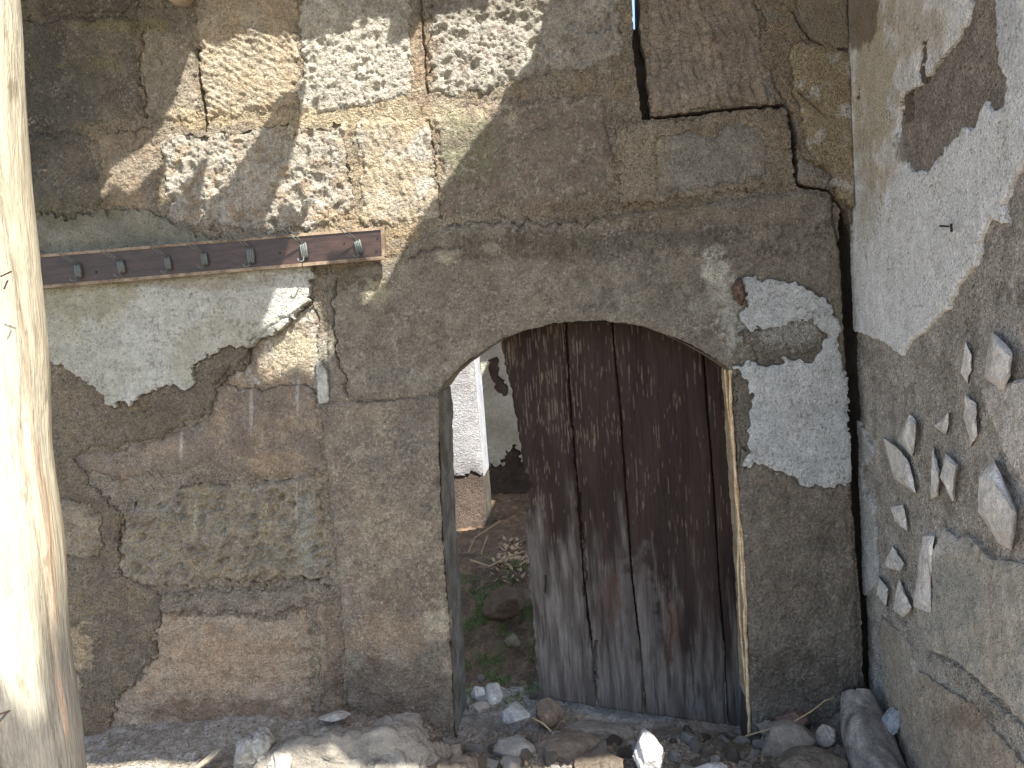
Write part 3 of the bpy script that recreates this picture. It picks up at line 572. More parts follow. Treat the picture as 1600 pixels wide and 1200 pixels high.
fs = [([(1553, 521), (1581, 552), (1578, 585), (1566, 609), (1538, 589), (1546, 535)], .05), ([(1508, 535), (1519, 560), (1513, 600), (1503, 580)], .012), ([(1506, 620), (1525, 632), (1527, 680), (1521, 697), (1508, 650)], .02),
      ([(1423, 646), (1433, 657), (1425, 714), (1403, 687)], .035), ([(1384, 687), (1405, 700), (1424, 728), (1430, 768), (1397, 748)], .035), ([(1480, 646), (1478, 680), (1462, 667)], .02),
      ([(1458, 699), (1470, 737), (1465, 775), (1453, 781)], .03), ([(1478, 709), (1497, 724), (1487, 785), (1468, 744)], .035), ([(1391, 790), (1414, 790), (1421, 829), (1397, 815)], .022),
      ([(1556, 721), (1590, 800), (1583, 856), (1560, 845), (1532, 800), (1530, 750)], .05), ([(1394, 856), (1413, 883), (1408, 893), (1379, 884)], .028), ([(1374, 900), (1389, 923), (1387, 950), (1370, 927)], .025),
      ([(1404, 903), (1426, 954), (1410, 965), (1397, 954)], .028), ([(1441, 839), (1458, 835), (1456, 900), (1453, 957), (1430, 947), (1433, 903)], .03)]
for i, (pl, out) in enumerate(fs):
    # faceted lump: outline on the wall, a proud ridge inside it
    bm = bmesh.new(); rg = random.Random(i + 3); c = (sum(p[0] for p in pl) / len(pl), sum(p[1] for p in pl) / len(pl))
    def ringv(f, h, jit=0): return [bm.verts.new(rw(c[0] + (x - c[0]) * f + rg.uniform(-jit, jit), c[1] + (y - c[1]) * f + rg.uniform(-jit, jit), h)) for x, y in pl]
    r0, r1, r2 = ringv(1.15, -.03), ringv(1.0, out * .28 + .004, 3), ringv(.66, out * .66, 5); top = bm.verts.new(rw(c[0] + rg.uniform(-3, 3), c[1] + rg.uniform(-5, 5), out * .72)); n = len(pl)
    for a, b in ((r0, r1), (r1, r2)):
        for k in range(n): bm.faces.new((a[k], a[(k + 1) % n], b[(k + 1) % n], b[k]))
    for k in range(n): bm.faces.new((r2[k], r2[(k + 1) % n], top))
    bmesh.ops.triangulate(bm, faces=bm.faces); bmesh.ops.subdivide_edges(bm, edges=bm.edges, cuts=3, use_grid_fill=True)
    for v in bm.verts:
        k = float(pn(np.array([v.co.y * 1 + v.co.x]), np.array([v.co.z]), 45, i)[0]); v.co += n_ * k * .004 + Vector((0, 1, 1)) * k * .0015
    for _ in range(1): bmesh.ops.smooth_vert(bm, verts=bm.verts, factor=.12, use_axis_x=True, use_axis_y=True, use_axis_z=True)
    for v in bm.verts: v.co += n_ * .004 * float(fbm(np.array([v.co.y]), np.array([v.co.z]), 60, 3, i + 50)[0])
    bmesh.ops.recalc_face_normals(bm, faces=bm.faces); me = bpy.data.meshes.new('fieldstone'); bm.to_mesh(me); bm.free()
    me.polygons.foreach_set('use_smooth', [False] * len(me.polygons))
    rock_cols(me, lin(226, 220, 212), lin(198, 190, 180), i, 9); link(me, 'fieldstone', M_ROCK, side)
bm = bmesh.new(); add_tube(bm, [rw(1482, 354, .02), rw(1478, 353.5, .05), rw(1469, 353, .085)], .0022, 6); add_tube(bm, [rw(1486, 350, .028), rw(1487, 362, .028)], .003, 6); bm_obj(bm, 'nail', M_RUST, side)

# ================================================================== GROUND
ANCH = [(-200, 1180, 0), (110, 1150, 0), (240, 1130, 0), (380, 1118, 0), (545, 1112, 0), (640, 1132, 0), (735, 1166, 0), (800, 1150, 0), (850, 1128, .08), (1000, 1148, .06), (1170, 1160, .06), (1250, 1142, 0), (1345, 1100, 0),
        (740, 1108, .25), (800, 1108, .25), (1000, 1110, .3), (560, 1110, .4), (760, 1065, .5), (780, 1060, .5), (500, 1050, .6), (1000, 1050, .6), (790, 990, .7), (790, 925, .88), (790, 884, 1.05), (700, 876, 1.15), (560, 884, 1.1), (1000, 884, 1.1), (790, 836, 1.7), (790, 800, 2.5), (600, 800, 2.5), (1000, 800, 2.5), (1300, 840, 1.7), (300, 860, 1.5),
        (100, 1236, -.42), (300, 1222, -.40), (430, 1218, -.40), (600, 1200, -.36), (700, 1226, -.40), (850, 1224, -.40), (1013, 1220, -.38), (1180, 1218, -.38), (1300, 1232, -.38), (1420, 1250, -.42),
        (450, 1180, -.22), (620, 1172, -.22), (850, 1182, -.2), (1060, 1182, -.2), (1230, 1182, -.18), (1360, 1166, -.2), (250, 1172, -.2)]
AP = np.array([at(*q) for q in ANCH]); AP = np.vstack([AP, [(x, y, -.045) for x in (-2.4, -1.2, 0, 1.2, 1.9) for y in (-.85, -1.3)], [(x, .5, .0) for x in (-2, 1.6)]])
def gz(x, y):
    num = 0; den = 0
    for ax_, ay_, az_ in AP:
        w = 1 / ((x - ax_) ** 2 + (y - ay_) ** 2 + .004) ** 1.7; num = num + w * az_; den = den + w
    return num / den + .010 * fbm(x, y, 5, 3, 501)
def ground_patch(name, x0, x1, y0, y1, step, amp, seed, colour, kind='structure', dz=0):
    X, Y = np.meshgrid(np.arange(x0, x1, step), np.arange(y0, y1, step)); Z = gz(X, Y) + dz
    w, _ = worley(X, Y, 28, seed); Z = Z + amp * (.016 * fbm(X, Y, 22, 4, seed, .6) + .010 * np.clip(.5 - w, -1, 1))
    V = np.stack([X, Y, Z], -1).reshape(-1, 3); idx = np.arange(X.size).reshape(X.shape)
    Q = np.stack([idx[:-1, :-1], idx[:-1, 1:], idx[1:, 1:], idx[1:, :-1]], -1).reshape(-1, 4)
    o = link(raw_mesh(name, V, Q, colour(X, Y, 0, 0).reshape(-1, 3)), name, M_DIRT); tag(o, kind=kind); return o
DIRT = cl(lin(162, 153, 138), lin(140, 131, 116), 5, 520, lin(178, 170, 158), .2)
g = ground_patch('ground', -2.6, 1.9, -1.3, .42, .009, 1, 530, DIRT)
def backcol(a, b, px, py):
    c = cl(lin(124, 100, 74), lin(98, 80, 60), 6, 540, lin(150, 120, 86), .15)(a, b, 0, 0); m = (sst(.0, .22, fbm(a, b, 7, 4, 541)) * sst(.3, .5, b) * sst(1.35, 1.0, b) * 1.3)[..., None]
    return c * (1 - m * .7) + np.array(lin(92, 104, 48)) * m * .7
ground_patch('back_yard_earth', -2.6, 1.9, .411, 3.3, .014, 1.6, 530, backcol)
bm = bmesh.new(); q = [bm.verts.new(p) for p in ((-400, -400, -.34), (400, -400, -.34), (400, 400, -.34), (-400, 400, -.34))]; bm.faces.new(q)
o = bm_obj(bm, 'far_ground', surf('far_dirt', base=lin(150, 134, 110), c2=lin(126, 112, 90), bump=(.5, .02, 5)), None); tag(o, kind='structure')
# gentle apron from the yard to the far ground
bm = bmesh.new(); add_box(bm, -9, 9, -12, -1.31, -.33, -.06); o = bm_obj(bm, 'yard', surf('yard_dirt', base=lin(150, 134, 110), c2=lin(128, 112, 92), c2s=2, bump=(.8, .02, 12)), None); tag(o, kind='structure')

# ================================================================== BACK YARD through the doorway
YR = 2.0; p0 = at(560, 900, YR); p1 = at(768, 900, YR)
pier = empty('plastered_pier', (float(p1[0]) - .2, YR + .15, .1), label='white plastered pier with bare brown base seen through the doorway gap', cat='pier')
ps = Sheet(lambda a, b, h: (a, YR - h, b), float(p0[0]), float(p1[0]), -.1, 1.9, .007, 300)
ps.cut(BIG, dict(name='bare_base', mat=M_MUD, off=0, relief=rl_rough(.6, 301), colour=cl(lin(112, 94, 82), lin(94, 80, 70), 5, 301), round=0))
ps.cut([(400, -900), (900, -900), (1000, 760), (768, 748), (755, 740), (738, 738), (722, 745), (700, 742), (500, 742)], dict(name='white_plaster', mat=M_PLASTER, off=.02, relief=rl_stucco(2, 303), colour=cl(lin(166, 164, 166), lin(150, 147, 147), 5, 303), round=.006), 6, 8)
ps.build(pier, .04)
bm = bmesh.new(); add_box(bm, float(p0[0]), float(p1[0]) - .001, YR + .035, YR + .30, float(at(765, 745, YR)[2]), 1.9); bm_obj(bm, 'pier_body', surf('pale_wash', base=lin(170, 174, 182), c2=lin(150, 150, 154), bump=(.8, .005, 40)), pier)
bm = bmesh.new(); add_box(bm, float(p0[0]), float(p1[0]) - .001, YR + .035, YR + .30, -.1, float(at(765, 745, YR)[2]) - .001); bm_obj(bm, 'pier_foot', M_CORE, pier)
bw = empty('back_wall', (0, 2.7, 0), label='rear wall of the back yard with torn cream plaster above dark bare earth', cat='wall')
bs = Sheet(lambda a, b, h: (a, 3.05 - h, b), -1.6, 1.6, -.1, 2.27, .012, 320)
bs.cut(BIG, dict(name='bare_wall', mat=M_MUD, off=0, relief=rl_rough(1.5, 321), colour=cl(lin(92, 76, 62), lin(74, 60, 50), 5, 321), round=0))
bs.cut([(400, -900), (1300, -900), (1300, 720), (840, 718), (812, 716), (800, 690), (792, 712), (784, 728), (700, 720), (400, 730)], dict(name='cream_plaster', mat=M_PLASTER, off=.02, relief=rl_stucco(2, 323), colour=cl(lin(196, 188, 168), lin(176, 166, 144), 5, 323), round=.004), 8, 14)
for q in ([(762, 560), (776, 552), (784, 600), (770, 596)], [(774, 588), (795, 600), (790, 622), (776, 612)]): bs.cut(q, dict(name='chipped_spot', mat=M_MUD, off=.008, relief=rl_rough(1, 325), colour=cl(lin(104, 84, 70), lin(84, 68, 56), 5, 325), round=0), 8, 8)
bs.build(bw, .04)
bm = bmesh.new(); add_box(bm, -1.6, 1.6, 3.085, 3.4, -.1, 2.27); bm_obj(bm, 'wall_core', M_CORE, bw)
bm = bmesh.new(); add_prism(bm, [(.5, .30), (1.9, .30), (1.9, 3.45), (-1.7, 3.45), (-1.7, 2.31), (0, 2.31), (0, 1.55), (.5, 1.55)], 2.28, 2.36, 'z'); o = bm_obj(bm, 'yard_shade_roof', M_ROOF); tag(o, 'flat roof added out of view to keep the sun off the back of the yard', 'roof')  # added slab, L shape set to shade rear wall and ground, not the pier

# ================================================================== DOOR
door = empty('wooden_door', (float(at(1000, 1100, .15)[0]), .15, 0), label='old dark red-brown plank door with flaking paint and grey worn foot', cat='door')
ds = Sheet(lambda a, b, h: (a, .15 - h, b), float(at(770, 800, .15)[0]), float(at(1185, 800, .15)[0]), -.34, float(at(930, 470, .15)[2]), .003, 400)
edges = [[(784, 400), (784, 540), (805, 640), (818, 730), (822, 850), (832, 950), (844, 1092)], [(883, 400), (887, 540), (893, 640), (903, 760), (912, 900), (925, 1000), (934, 1105)],
         [(952, 400), (960, 540), (970, 640), (978, 760), (988, 900), (1000, 1000), (1010, 1116)], [(1096, 400), (1099, 540), (1106, 640), (1116, 760), (1124, 900), (1132, 1000), (1138, 1134)], [(1185, 400), (1185, 540), (1187, 640), (1189, 760), (1190, 900), (1190, 1000), (1192, 1146)]]
def rl_grain(seed):
    return lambda a, b, px, py: .0035 * fbm(a * 1.0, b * .06, 60, 3, seed) + .0018 * fbm(a, b * .05, 170, 2, seed + 1) + .004 * fbm(a, b * .3, 5, 2, seed + 2) - .004 * sst(.25, .5, fbm(a, b * .08, 45, 3, seed + 4)) * sst(850, 1100, py)
def door_col(seed):
    paint, paint2, grey, grey2, fl = map(np.array, (lin(42, 29, 25), lin(56, 41, 35), lin(108, 101, 94), lin(80, 73, 68), lin(122, 106, 86)))
    def f(a, b, px, py):
        t = sst(-.4, .4, fbm(a, b * .15, 14, 4, seed))[..., None]; c = paint * (1 - t) + paint2 * t
        left = 1 - sst(850, 1100, px)
        wear = sst(0, .3, (py - 870 - 60 * (px - 980) / 180 + 0) / 700 + .42 * fbm(a, b * .12, 22, 4, seed + 3, .6) + .10 * left)[..., None]
        t2 = sst(-.3, .3, fbm(a, b * .1, 30, 4, seed + 5, .65))[..., None]; g_ = grey * t2 + grey2 * (1 - t2); c = c * (1 - wear) + g_ * wear
        n = fbm(a, b * .045, 190, 3, seed + 7, .6) + .25 * fbm(a, b, 8, 2, seed + 8); lim = .34 - .20 * (left * sst(900, 600, py))
        fk = (sst(lim, lim + .14, n) * .55 * sst(1060, 800, py))[..., None]; c = c * (1 - fk) + fl * fk
        dk = (sst(.32, .5, fbm(a, b * .05, 60, 3, seed + 9)) * .6)[..., None]; c = c * (1 - dk) + np.array(lin(38, 28, 26)) * dk
        return c
    return f
for k in range(4):
    L, Rr = edges[k], edges[k + 1]; gap = 2.2 if k < 3 else 0
    poly = [(x + (1.0 if k else 0), y) for x, y in L] + [(x - gap, y) for x, y in reversed(Rr)]
    ds.cut(poly, dict(name='door_plank', mat=M_PAINTWOOD, off=[0, .004, -.001, .003][k], relief=rl_grain(410 + k * 9), colour=door_col(430 + k * 11), round=.004, round_n=3), 0.6 if k else 3, 1.0 if k else 3)
ds.L[ds.L == 0] = -1
ds.cut([(816, 742), (826, 738), (832, 760), (824, 772), (830, 800), (818, 800)], None, 4, 8)
ds.line([(905, 770), (916, 900), (912, 930)], 2, .02, 3); ds.line([(852, 900), (853, 925)], 1.5, .02, 1); ds.line([(930, 1000), (932, 1060)], 1.5, .02, 2); ds.line([(1040, 900), (1050, 980), (1048, 1040)], 1.5, .01, 3); ds.line([(1080, 1010), (1088, 1120)], 1.3, .012, 2)
ds.stains += [blob(1050, 990, 14, 70, lin(84, 58, 46), .6, edge=.5), blob(960, 930, 20, 50, lin(80, 56, 46), .6, edge=.5), blob(1000, 950, 40, 100, lin(104, 98, 94), .4)]
ds.build(door, .034)
bm = bmesh.new()
for k in (1, 2, 3):
    x_ = [float(at(x, y, .19)[0]) for x, y in edges[k]]; z_ = [float(at(x, y, .19)[2]) for x, y in edges[k]]
    for q in range(0, len(x_) - 2): add_prism(bm, [(x_[q] - .03, z_[q]), (x_[q + 1] - .03, z_[q + 1]), (x_[q + 1] + .03, z_[q + 1]), (x_[q] + .03, z_[q])], .1865, .1875)
bm_obj(bm, 'joint_blocker', M_RUST, door); bm = bmesh.new()  # hidden strips added behind the plank gaps to block light from the yard
for zc in (.35, 1.05): add_box(bm, float(at(850, 800, .15)[0]), float(at(1150, 800, .15)[0]), .188, .215, zc, zc + .1)
bm_obj(bm, 'cross_batten', surf('dark_batten', base=lin(62, 46, 40), bump=(.5, .002, 40)), door)

# ================================================================== HOOK BOARD
YB = -.062
def bp_(px, py, y=YB): return Vector(at(px, py, y))
hb = empty('hook_board', tuple(bp_(330, 405, 0)), label='dark brown coat hook board fixed aslant across the upper left wall', cat='coat rack')
TL, TR, BR, BL = (-150, 418), (597, 357), (600, 402), (-150, 467)
def quad_slab(bm, c, y0, y1):
    A = [bm.verts.new(at(x, y, y0)) for x, y in c]; dy = y1 - y0; B = [bm.verts.new(Vector(v.co) + Vector((0, dy, 0))) for v in A]
    bm.faces.new(A); bm.faces.new(list(reversed(B)))
    for i in range(4): bm.faces.new((A[i], B[i], B[(i + 1) % 4], A[(i + 1) % 4]))
bm = bmesh.new(); quad_slab(bm, [TL, TR, BR, BL], YB, YB + .018); bmesh.ops.bevel(bm, geom=bm.edges[:], offset=.0015, segments=1, affect='EDGES'); bm_obj(bm, 'backing_board', M_BOARD, hb)
for c in ([(-150, 415), (601, 354), (600, 358.5), (-150, 419.5)], [(-150, 464), (600, 400), (602, 405), (-150, 469)], [(594.5, 358.8), (600.5, 358.2), (602, 400), (596.5, 400.4)]):
    bm = bmesh.new(); quad_slab(bm, c, YB - .004, YB + .02); bm_obj(bm, 'edge_lip', M_LIP, hb)
def hook_mesh():
    """about 3 cm wide: four ribbed wires wound side by side, two arms bent up and a curl below"""
    bm = bmesh.new()
    for k in range(4):
        x = (k - 1.5) * .0058; add_tube(bm, [(x, -.006, .030), (x * 1.1, -.011, .022), (x * 1.1, -.013, 0), (x * 1.1, -.011, -.022), (x, -.005, -.028)], .0029, 8)
    add_box(bm, -.012, .012, -.007, .0, -.026, .028)
    for s_, l in ((-1, 1.0), (1, .85)):
        add_tube(bm, [(s_ * .006, -.01, .028), (s_ * .006 - .012, -.026, .044), (s_ * .006 - .026 * l, -.046, .062), (s_ * .006 - .036 * l, -.058, .080), (s_ * .006 - .034 * l, -.060, .088)], .0021, 6)
    add_tube(bm, [(-.004, -.012, -.022), (-.004, -.022, -.036), (-.010, -.034, -.042), (-.018, -.040, -.036), (-.019, -.041, -.028)], .0027, 7)
    bmesh.ops.recalc_face_normals(bm, faces=bm.faces); me = bpy.data.meshes.new('coat_hook'); bm.to_mesh(me); bm.free()
    for p in me.polygons: p.use_smooth = True
    return me
rg0 = random.Random(3); hm = hook_mesh(); hm.materials.append(M_METAL)
for i, (x, y, r) in enumerate([(57, 433, 3), (124, 424, -2), (191, 417, 4), (264, 412, 0), (321, 405, 2), (393, 400, -3), (476, 392, 1), (561, 386, 5)]):
    o = bpy.data.objects.new('coat_hook', hm); COL.objects.link(o); o.parent = hb; o.location = bp_(x, y) - hb.location; o.rotation_euler = (0, R(-r - 4), 0); o.scale = (rs_ := rg0.uniform(.75, .95), .85, rs_ * rg0.uniform(.9, 1.1))
bm = bmesh.new()
for x, y in ((590, 372), (588, 392), (538, 380), (437, 395), (150, 425)):
    b2 = bmesh.new(); bmesh.ops.create_cone(b2, cap_ends=True, segments=10, radius1=.004, radius2=.003, depth=.004, matrix=Matrix.Translation(bp_(x, y, YB - .001)) @ Matrix.Rotation(R(90), 4, 'X')); bm_obj(b2, 'screw', M_RUST, hb)
bm.free()
bm = bmesh.new(); w_ = []
for k in range(30):
    t = k / 29; w_.append(bp_(330 + 140 * t, 376 - 12 * t + 2 * math.sin(k * 1.3), YB - .006 - .004 * math.sin(k * 2.1)))
add_tube(bm, w_, .0016, 6); bm_obj(bm, 'loose_wire', M_METAL, hb)

# ================================================================== trunks (post and log)
def trunk(pts, rad, seg, seed, name, mat, colour, parent, step=.012, knots=(), amp=.006, cracks=3, crd=.012):
    P = [Vector(p) for p in pts]; path = [P[0]]; rr = [rad[0]]
    for i in range(len(P) - 1):
        n = max(1, int((P[i + 1] - P[i]).length / step))
        for k in range(1, n + 1):
            t = k / n; q = [P[max(i - 1, 0)], P[i], P[i + 1], P[min(i + 2, len(P) - 1)]]
            path.append(.5 * ((2 * q[1]) + (-q[0] + q[2]) * t + (2 * q[0] - 5 * q[1] + 4 * q[2] - q[3]) * t * t + (-q[0] + 3 * q[1] - 3 * q[2] + q[3]) * t ** 3)); rr.append(rad[i] + (rad[i + 1] - rad[i]) * t)
    path = np.array(path); rr = np.array(rr); T = np.gradient(path, axis=0); T /= np.linalg.norm(T, axis=1)[:, None]
    up = np.array([.1, -1, .05]); U = up - T * (T @ up)[:, None]; U /= np.linalg.norm(U, axis=1)[:, None]; Wv = np.cross(T, U)
    th = np.linspace(0, 2 * np.pi, seg, endpoint=False); s = np.arange(len(path)) * step
    SS, TH = np.meshgrid(s, th, indexing='ij'); ux, uy = np.cos(TH), np.sin(TH); Rr = rr[:, None]
    ax = ux * Rr + 3; ay = uy * Rr
    # noise drawn out along the grain
    d = amp * fbm(ax * 8 + SS * .5, ay * 8 + SS * .2, 1, 3, seed) * 2 + amp * .35 * fbm(ax * 1.0 + SS * .03, ay + SS * .02, 140, 3, seed + 2)
    for c in range(cracks):
        t0 = (c * 2.1 + seed) % 6.28; dd = np.abs((TH - t0 + .35 * pn(SS, 0 * SS, 2.2, seed + c) - .0 + np.pi) % (2 * np.pi) - np.pi) * Rr
        d = d - crd * np.clip(1 - dd / .005, 0, 1) * sst(-.3, .2, pn(SS, 0 * SS + c, 2, seed + 20 + c))
    for ks, kt, kr, kd in knots:
        q = np.hypot((SS - ks) / 1.6, ((TH - kt + np.pi) % (2 * np.pi) - np.pi) * Rr) / kr; d = d + kd * (np.exp(-(q * .7) ** 2) * .7 - 1.4 * np.exp(-(q * 2.1) ** 2))
    Rt = Rr + d; V = path[:, None, :] + U[:, None, :] * (ux * Rt)[..., None] + Wv[:, None, :] * (uy * Rt)[..., None]
    idx = np.arange(SS.size).reshape(SS.shape); j = np.roll(idx, -1, 1)
    Q = np.stack([idx[:-1], j[:-1], j[1:], idx[1:]], -1).reshape(-1, 4)
    col = colour(ax, ay, SS, TH); V = V.reshape(-1, 3); col = col.reshape(-1, 3)
    for e, c in ((0, path[0] - T[0] * .012), (-1, path[-1] + T[-1] * .012)):            # end grain
        k = len(V); V = np.vstack([V, c]); col = np.vstack([col, col[idx[e]].mean(0)]); rg = idx[e]; Q = np.vstack([Q, np.stack([rg, np.roll(rg, -1), np.full(len(rg), k), np.full(len(rg), k)], 1)]) if False else Q
        inner = path[e] + (V[rg] - path[e]) * .5 + (c - path[e]) * .8; k2 = len(V); V = np.vstack([V, inner]); col = np.vstack([col, col[rg] * .95]); ri = k2 + np.arange(len(rg))
        Q = np.vstack([Q, np.stack([rg, np.roll(rg, -1), np.roll(ri, -1), ri], 1)])
        for m_ in range(0, len(ri) - 1, 1): pass
        h_ = len(ri) // 2
        Q = np.vstack([Q, np.array([[ri[a], ri[a + 1], ri[-2 - a], ri[-1 - a]] for a in range(h_ - 1)])])
    return link(raw_mesh(name, V, Q, col), name, mat, parent)
YP = -1.62
redge = [(-400, -6), (-200, 2), (0, 13), (150, 19), (300, 29), (450, 45), (560, 56), (640, 59), (720, 65), (850, 83), (1000, 94), (1120, 110), (1200, 120), (1500, 150), (1800, 180)]
pr = .066; pts = []
for y_, x_ in redge:
    e = at(x_, y_, YP); pts.append((e[0] - pr, YP, e[2]))
pts = [p for p in pts if p[2] > -.1]; base = (pts[-1][0], YP, -.05); pts.append(base); pts.insert(0, (pts[0][0], YP, 2.93))
pts.sort(key=lambda p: -p[2])
zk = lambda py: 2.93 - float(at(60, py, YP)[2])
def postcol(ax, ay, ss, th):
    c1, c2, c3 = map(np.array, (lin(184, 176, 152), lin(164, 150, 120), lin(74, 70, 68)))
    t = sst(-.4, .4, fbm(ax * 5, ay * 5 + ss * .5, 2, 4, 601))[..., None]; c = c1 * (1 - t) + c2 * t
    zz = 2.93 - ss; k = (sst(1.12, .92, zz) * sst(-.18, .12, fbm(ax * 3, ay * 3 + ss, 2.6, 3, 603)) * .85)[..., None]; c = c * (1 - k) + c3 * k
    k = (sst(.3, .42, fbm(ax * 6, ay * 6 + ss * .4, 5, 3, 605)) * .5)[..., None]; c = c * (1 - k) + np.array(lin(150, 108, 70)) * k
    k = (sst(.36, .46, fbm(ax * 10, ay * 10 + ss * 3, 5, 3, 607)) * .5)[..., None]; c = c * (1 - k) + np.array(lin(110, 90, 74)) * k
    for ky, kt in ((985, .15), (1085, .35), (620, 0)):
        q = np.hypot((ss - zk(ky)) / 2.4, (th - kt) * pr) / .030 + .5 * fbm(ax * 9, ay * 9 + ss * 6, 4, 3, 611); k = (sst(1.2, .2, q) * .75)[..., None]; c = c * (1 - k) + np.array(lin(66, 56, 50)) * k
    return c
post = empty('wooden_post', (base[0], YP, -.05), label='sunlit bleached bare timber post at the left edge', cat='post')
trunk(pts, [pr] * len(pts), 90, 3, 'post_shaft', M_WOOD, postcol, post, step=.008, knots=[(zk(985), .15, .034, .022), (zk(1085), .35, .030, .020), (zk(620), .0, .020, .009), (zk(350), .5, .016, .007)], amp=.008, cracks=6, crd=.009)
bm = bmesh.new()
for a, b in (((1, 432), (18, 424)), ((6, 452), (12, 438))): add_tube(bm, [at(a[0], a[1], YP - .075), at(b[0], b[1], YP - .070)], .0011, 6)
bm_obj(bm, 'bent_nail', M_RUST, post)
bm = bmesh.new(); add_tube(bm, [at(-4, 1117, YP - .09), at(22, 1108, YP - .066)], .0014, 6); bm_obj(bm, 'bent_nail', M_RUST, post)

def logcol(ax, ay, ss, th):
    t = sst(-.3, .3, fbm(ax * 5, ay * 5 + ss * 2, 4, 4, 621))[..., None]; c = np.array(lin(160, 150, 136)) * (1 - t) + np.array(lin(130, 122, 112)) * t
    k = (sst(.0, .3, fbm(ax * 9, ay * 9 + ss * 5, 4, 4, 625)) * .5)[..., None]; return c * (1 - k) + np.array(lin(74, 70, 70)) * k
def lg(px, py, y): return tuple(at(px, py, y))
pl_ = [lg(1340, 1088, -.09), lg(1348, 1125, -.16), lg(1358, 1160, -.26), lg(1376, 1215, -.38), lg(1405, 1290, -.55), lg(1440, 1370, -.75)]
log = trunk(pl_, [.055, .073, .080, .082, .084, .084], 80, 9, 'weathered_log', M_LOG, logcol, None, step=.008, amp=.006, cracks=5, crd=.012)
tag(log, 'grey weathered round log leaning in the corner of the two walls', 'log')

# ================================================================== ROCKS AND CLODS
def rock(name, px, py, y, wpx, hpx, label=None, cat=None, c=(150, 142, 128), c2=None, seed=1, dep=None, rot=0, sub=4, group=None, sharp=1, parent=None, tiltx=0):
    k = (y - C0[1]) / F; w, h = wpx * k, hpx * k; d = (dep or (w + h) / 2); cen = Vector(at(px, py, y)); bm = icorock(seed, sub, sharp)
    bmesh.ops.scale(bm, vec=(w / 2 * 1.12, d / 2 * 1.12, h / 2 * 1.12), verts=bm.verts); bmesh.ops.rotate(bm, cent=(0, 0, 0), matrix=Matrix.Rotation(R(rot), 3, 'Y') @ Matrix.Rotation(R(tiltx), 3, 'X'), verts=bm.verts)
    co = np.array([v.co for v in bm.verts]); u_, v_ = co[:, 0] + co[:, 1] * .3, co[:, 2] - co[:, 1] * .8; nn = fbm(u_, v_, 30, 3, seed) * .007 + fbm(u_, v_, 110, 2, seed + 1) * .003
    if name == 'clay_clod':
        w_a, id_ = worley(u_ + .01 * fbm(u_, v_, 40, 2, seed), v_, 26, seed); w_b, ib_ = worley(u_, v_, 60, seed + 2); nn = nn + .016 * (id_ - .5) - .012 * sst(.5, .72, w_a) + .006 * (ib_ - .5) - .005 * sst(.5, .7, w_b) + fbm(u_, v_, 14, 3, seed + 3) * .016
    for v, q in zip(bm.verts, nn): v.co += v.co.normalized() * float(q)
    me = bpy.data.meshes.new(name); bm.to_mesh(me); bm.free(); c = tuple(min(236, int(q * 1.12)) for q in c); c2 = c2 or tuple(int(q * .88) for q in c); rock_cols(me, lin(*c), lin(*c2), seed, 14)
    me.polygons.foreach_set('use_smooth', [name == 'clay_clod'] * len(me.polygons))
    o = link(me, name, M_ROCK); o.location = cen; return tag(o, label, cat, group)
def clod(px, py, y, w, h, label, c, seed, dep=None, rot=0):
    return rock('clay_clod', px, py, y, w, h, label, 'clod', c, None, seed, dep, rot, 5, None, .35)
clod(560, 1190, -.34, 330, 118, 'broad cracked mound of pale dried clay under the heaped clods', (132, 124, 110), 39, dep=.26)
clod(398, 1172, -.36, 74, 66, 'pale grey sunlit clod at the near left, largest pointed one', (150, 146, 136), 31, rot=-35)
clod(440, 1192, -.40, 60, 46, 'low pale clod just right of the pointed sunlit one', (144, 138, 128), 32)
clod(530, 1164, -.32, 90, 56, 'broad cracked grey clay clod left of the mound by the jamb', (134, 128, 116), 33)
clod(612, 1150, -.29, 118, 56, 'largest rounded clay clod heaped before the left jamb', (134, 127, 115), 34)
clod(600, 1196, -.40, 120, 56, 'cracked pale clay clod at the bottom edge before the left jamb', (132, 126, 114), 35)
clod(690, 1180, -.30, 70, 46, 'small grey clod between the mound and the doorway', (134, 124, 108), 36)
clod(700, 1215, -.40, 120, 50, 'brown clod at the bottom edge in front of the doorway', (118, 104, 88), 37)
rock('flat_stone', 322, 1190, -.36, 62, 12, 'thin slanting flat stone on the dirt at lower left', 'stone', (160, 148, 126), seed=41, rot=-32, dep=.09)
rock('flat_stone', 520, 1120, -.10, 56, 10, 'thin pale stone flake lying on the clods under the jamb joint', 'stone', (164, 158, 146), seed=42, rot=-6)
rock('rubble_stone', 772, 1088, .03, 34, 38, 'upright pale grey stone in the doorway gap beside the door foot', 'stone', (166, 164, 160), seed=43)
rock('rubble_stone', 748, 1081, .06, 26, 20, 'small pale stone against the jamb, behind the upright one', 'stone', (160, 158, 154), seed=44)
rock('rubble_stone', 751, 1106, -.01, 32, 24, 'small grey stone against the jamb, in front of the upright one', 'stone', (138, 130, 120), seed=45, rot=20)
rock('rubble_stone', 804, 1112, -.03, 56, 32, 'angular blue-grey stone before the left corner of the door', 'stone', (142, 142, 140), seed=46, sharp=1)
rock('rubble_stone', 855, 1115, .02, 52, 40, 'brown rounded stone under the left corner of the door', 'stone', (122, 104, 86), seed=47, rot=20)
rock('sill_stone', 935, 1142, .00, 130, 34, 'long broken sill stone along the foot of the door', 'stone', (138, 132, 120), seed=48, dep=.14, rot=8)
rock('sill_stone', 1060, 1158, .00, 110, 30, 'shorter dark sill stone under the middle of the door', 'stone', (112, 102, 88), seed=49, dep=.12, rot=4)
rock('rubble_stone', 1013, 1180, -.36, 52, 76, 'bright white sunlit stone standing at the bottom middle', 'stone', (176, 174, 170), seed=50, rot=-12, sub=4)
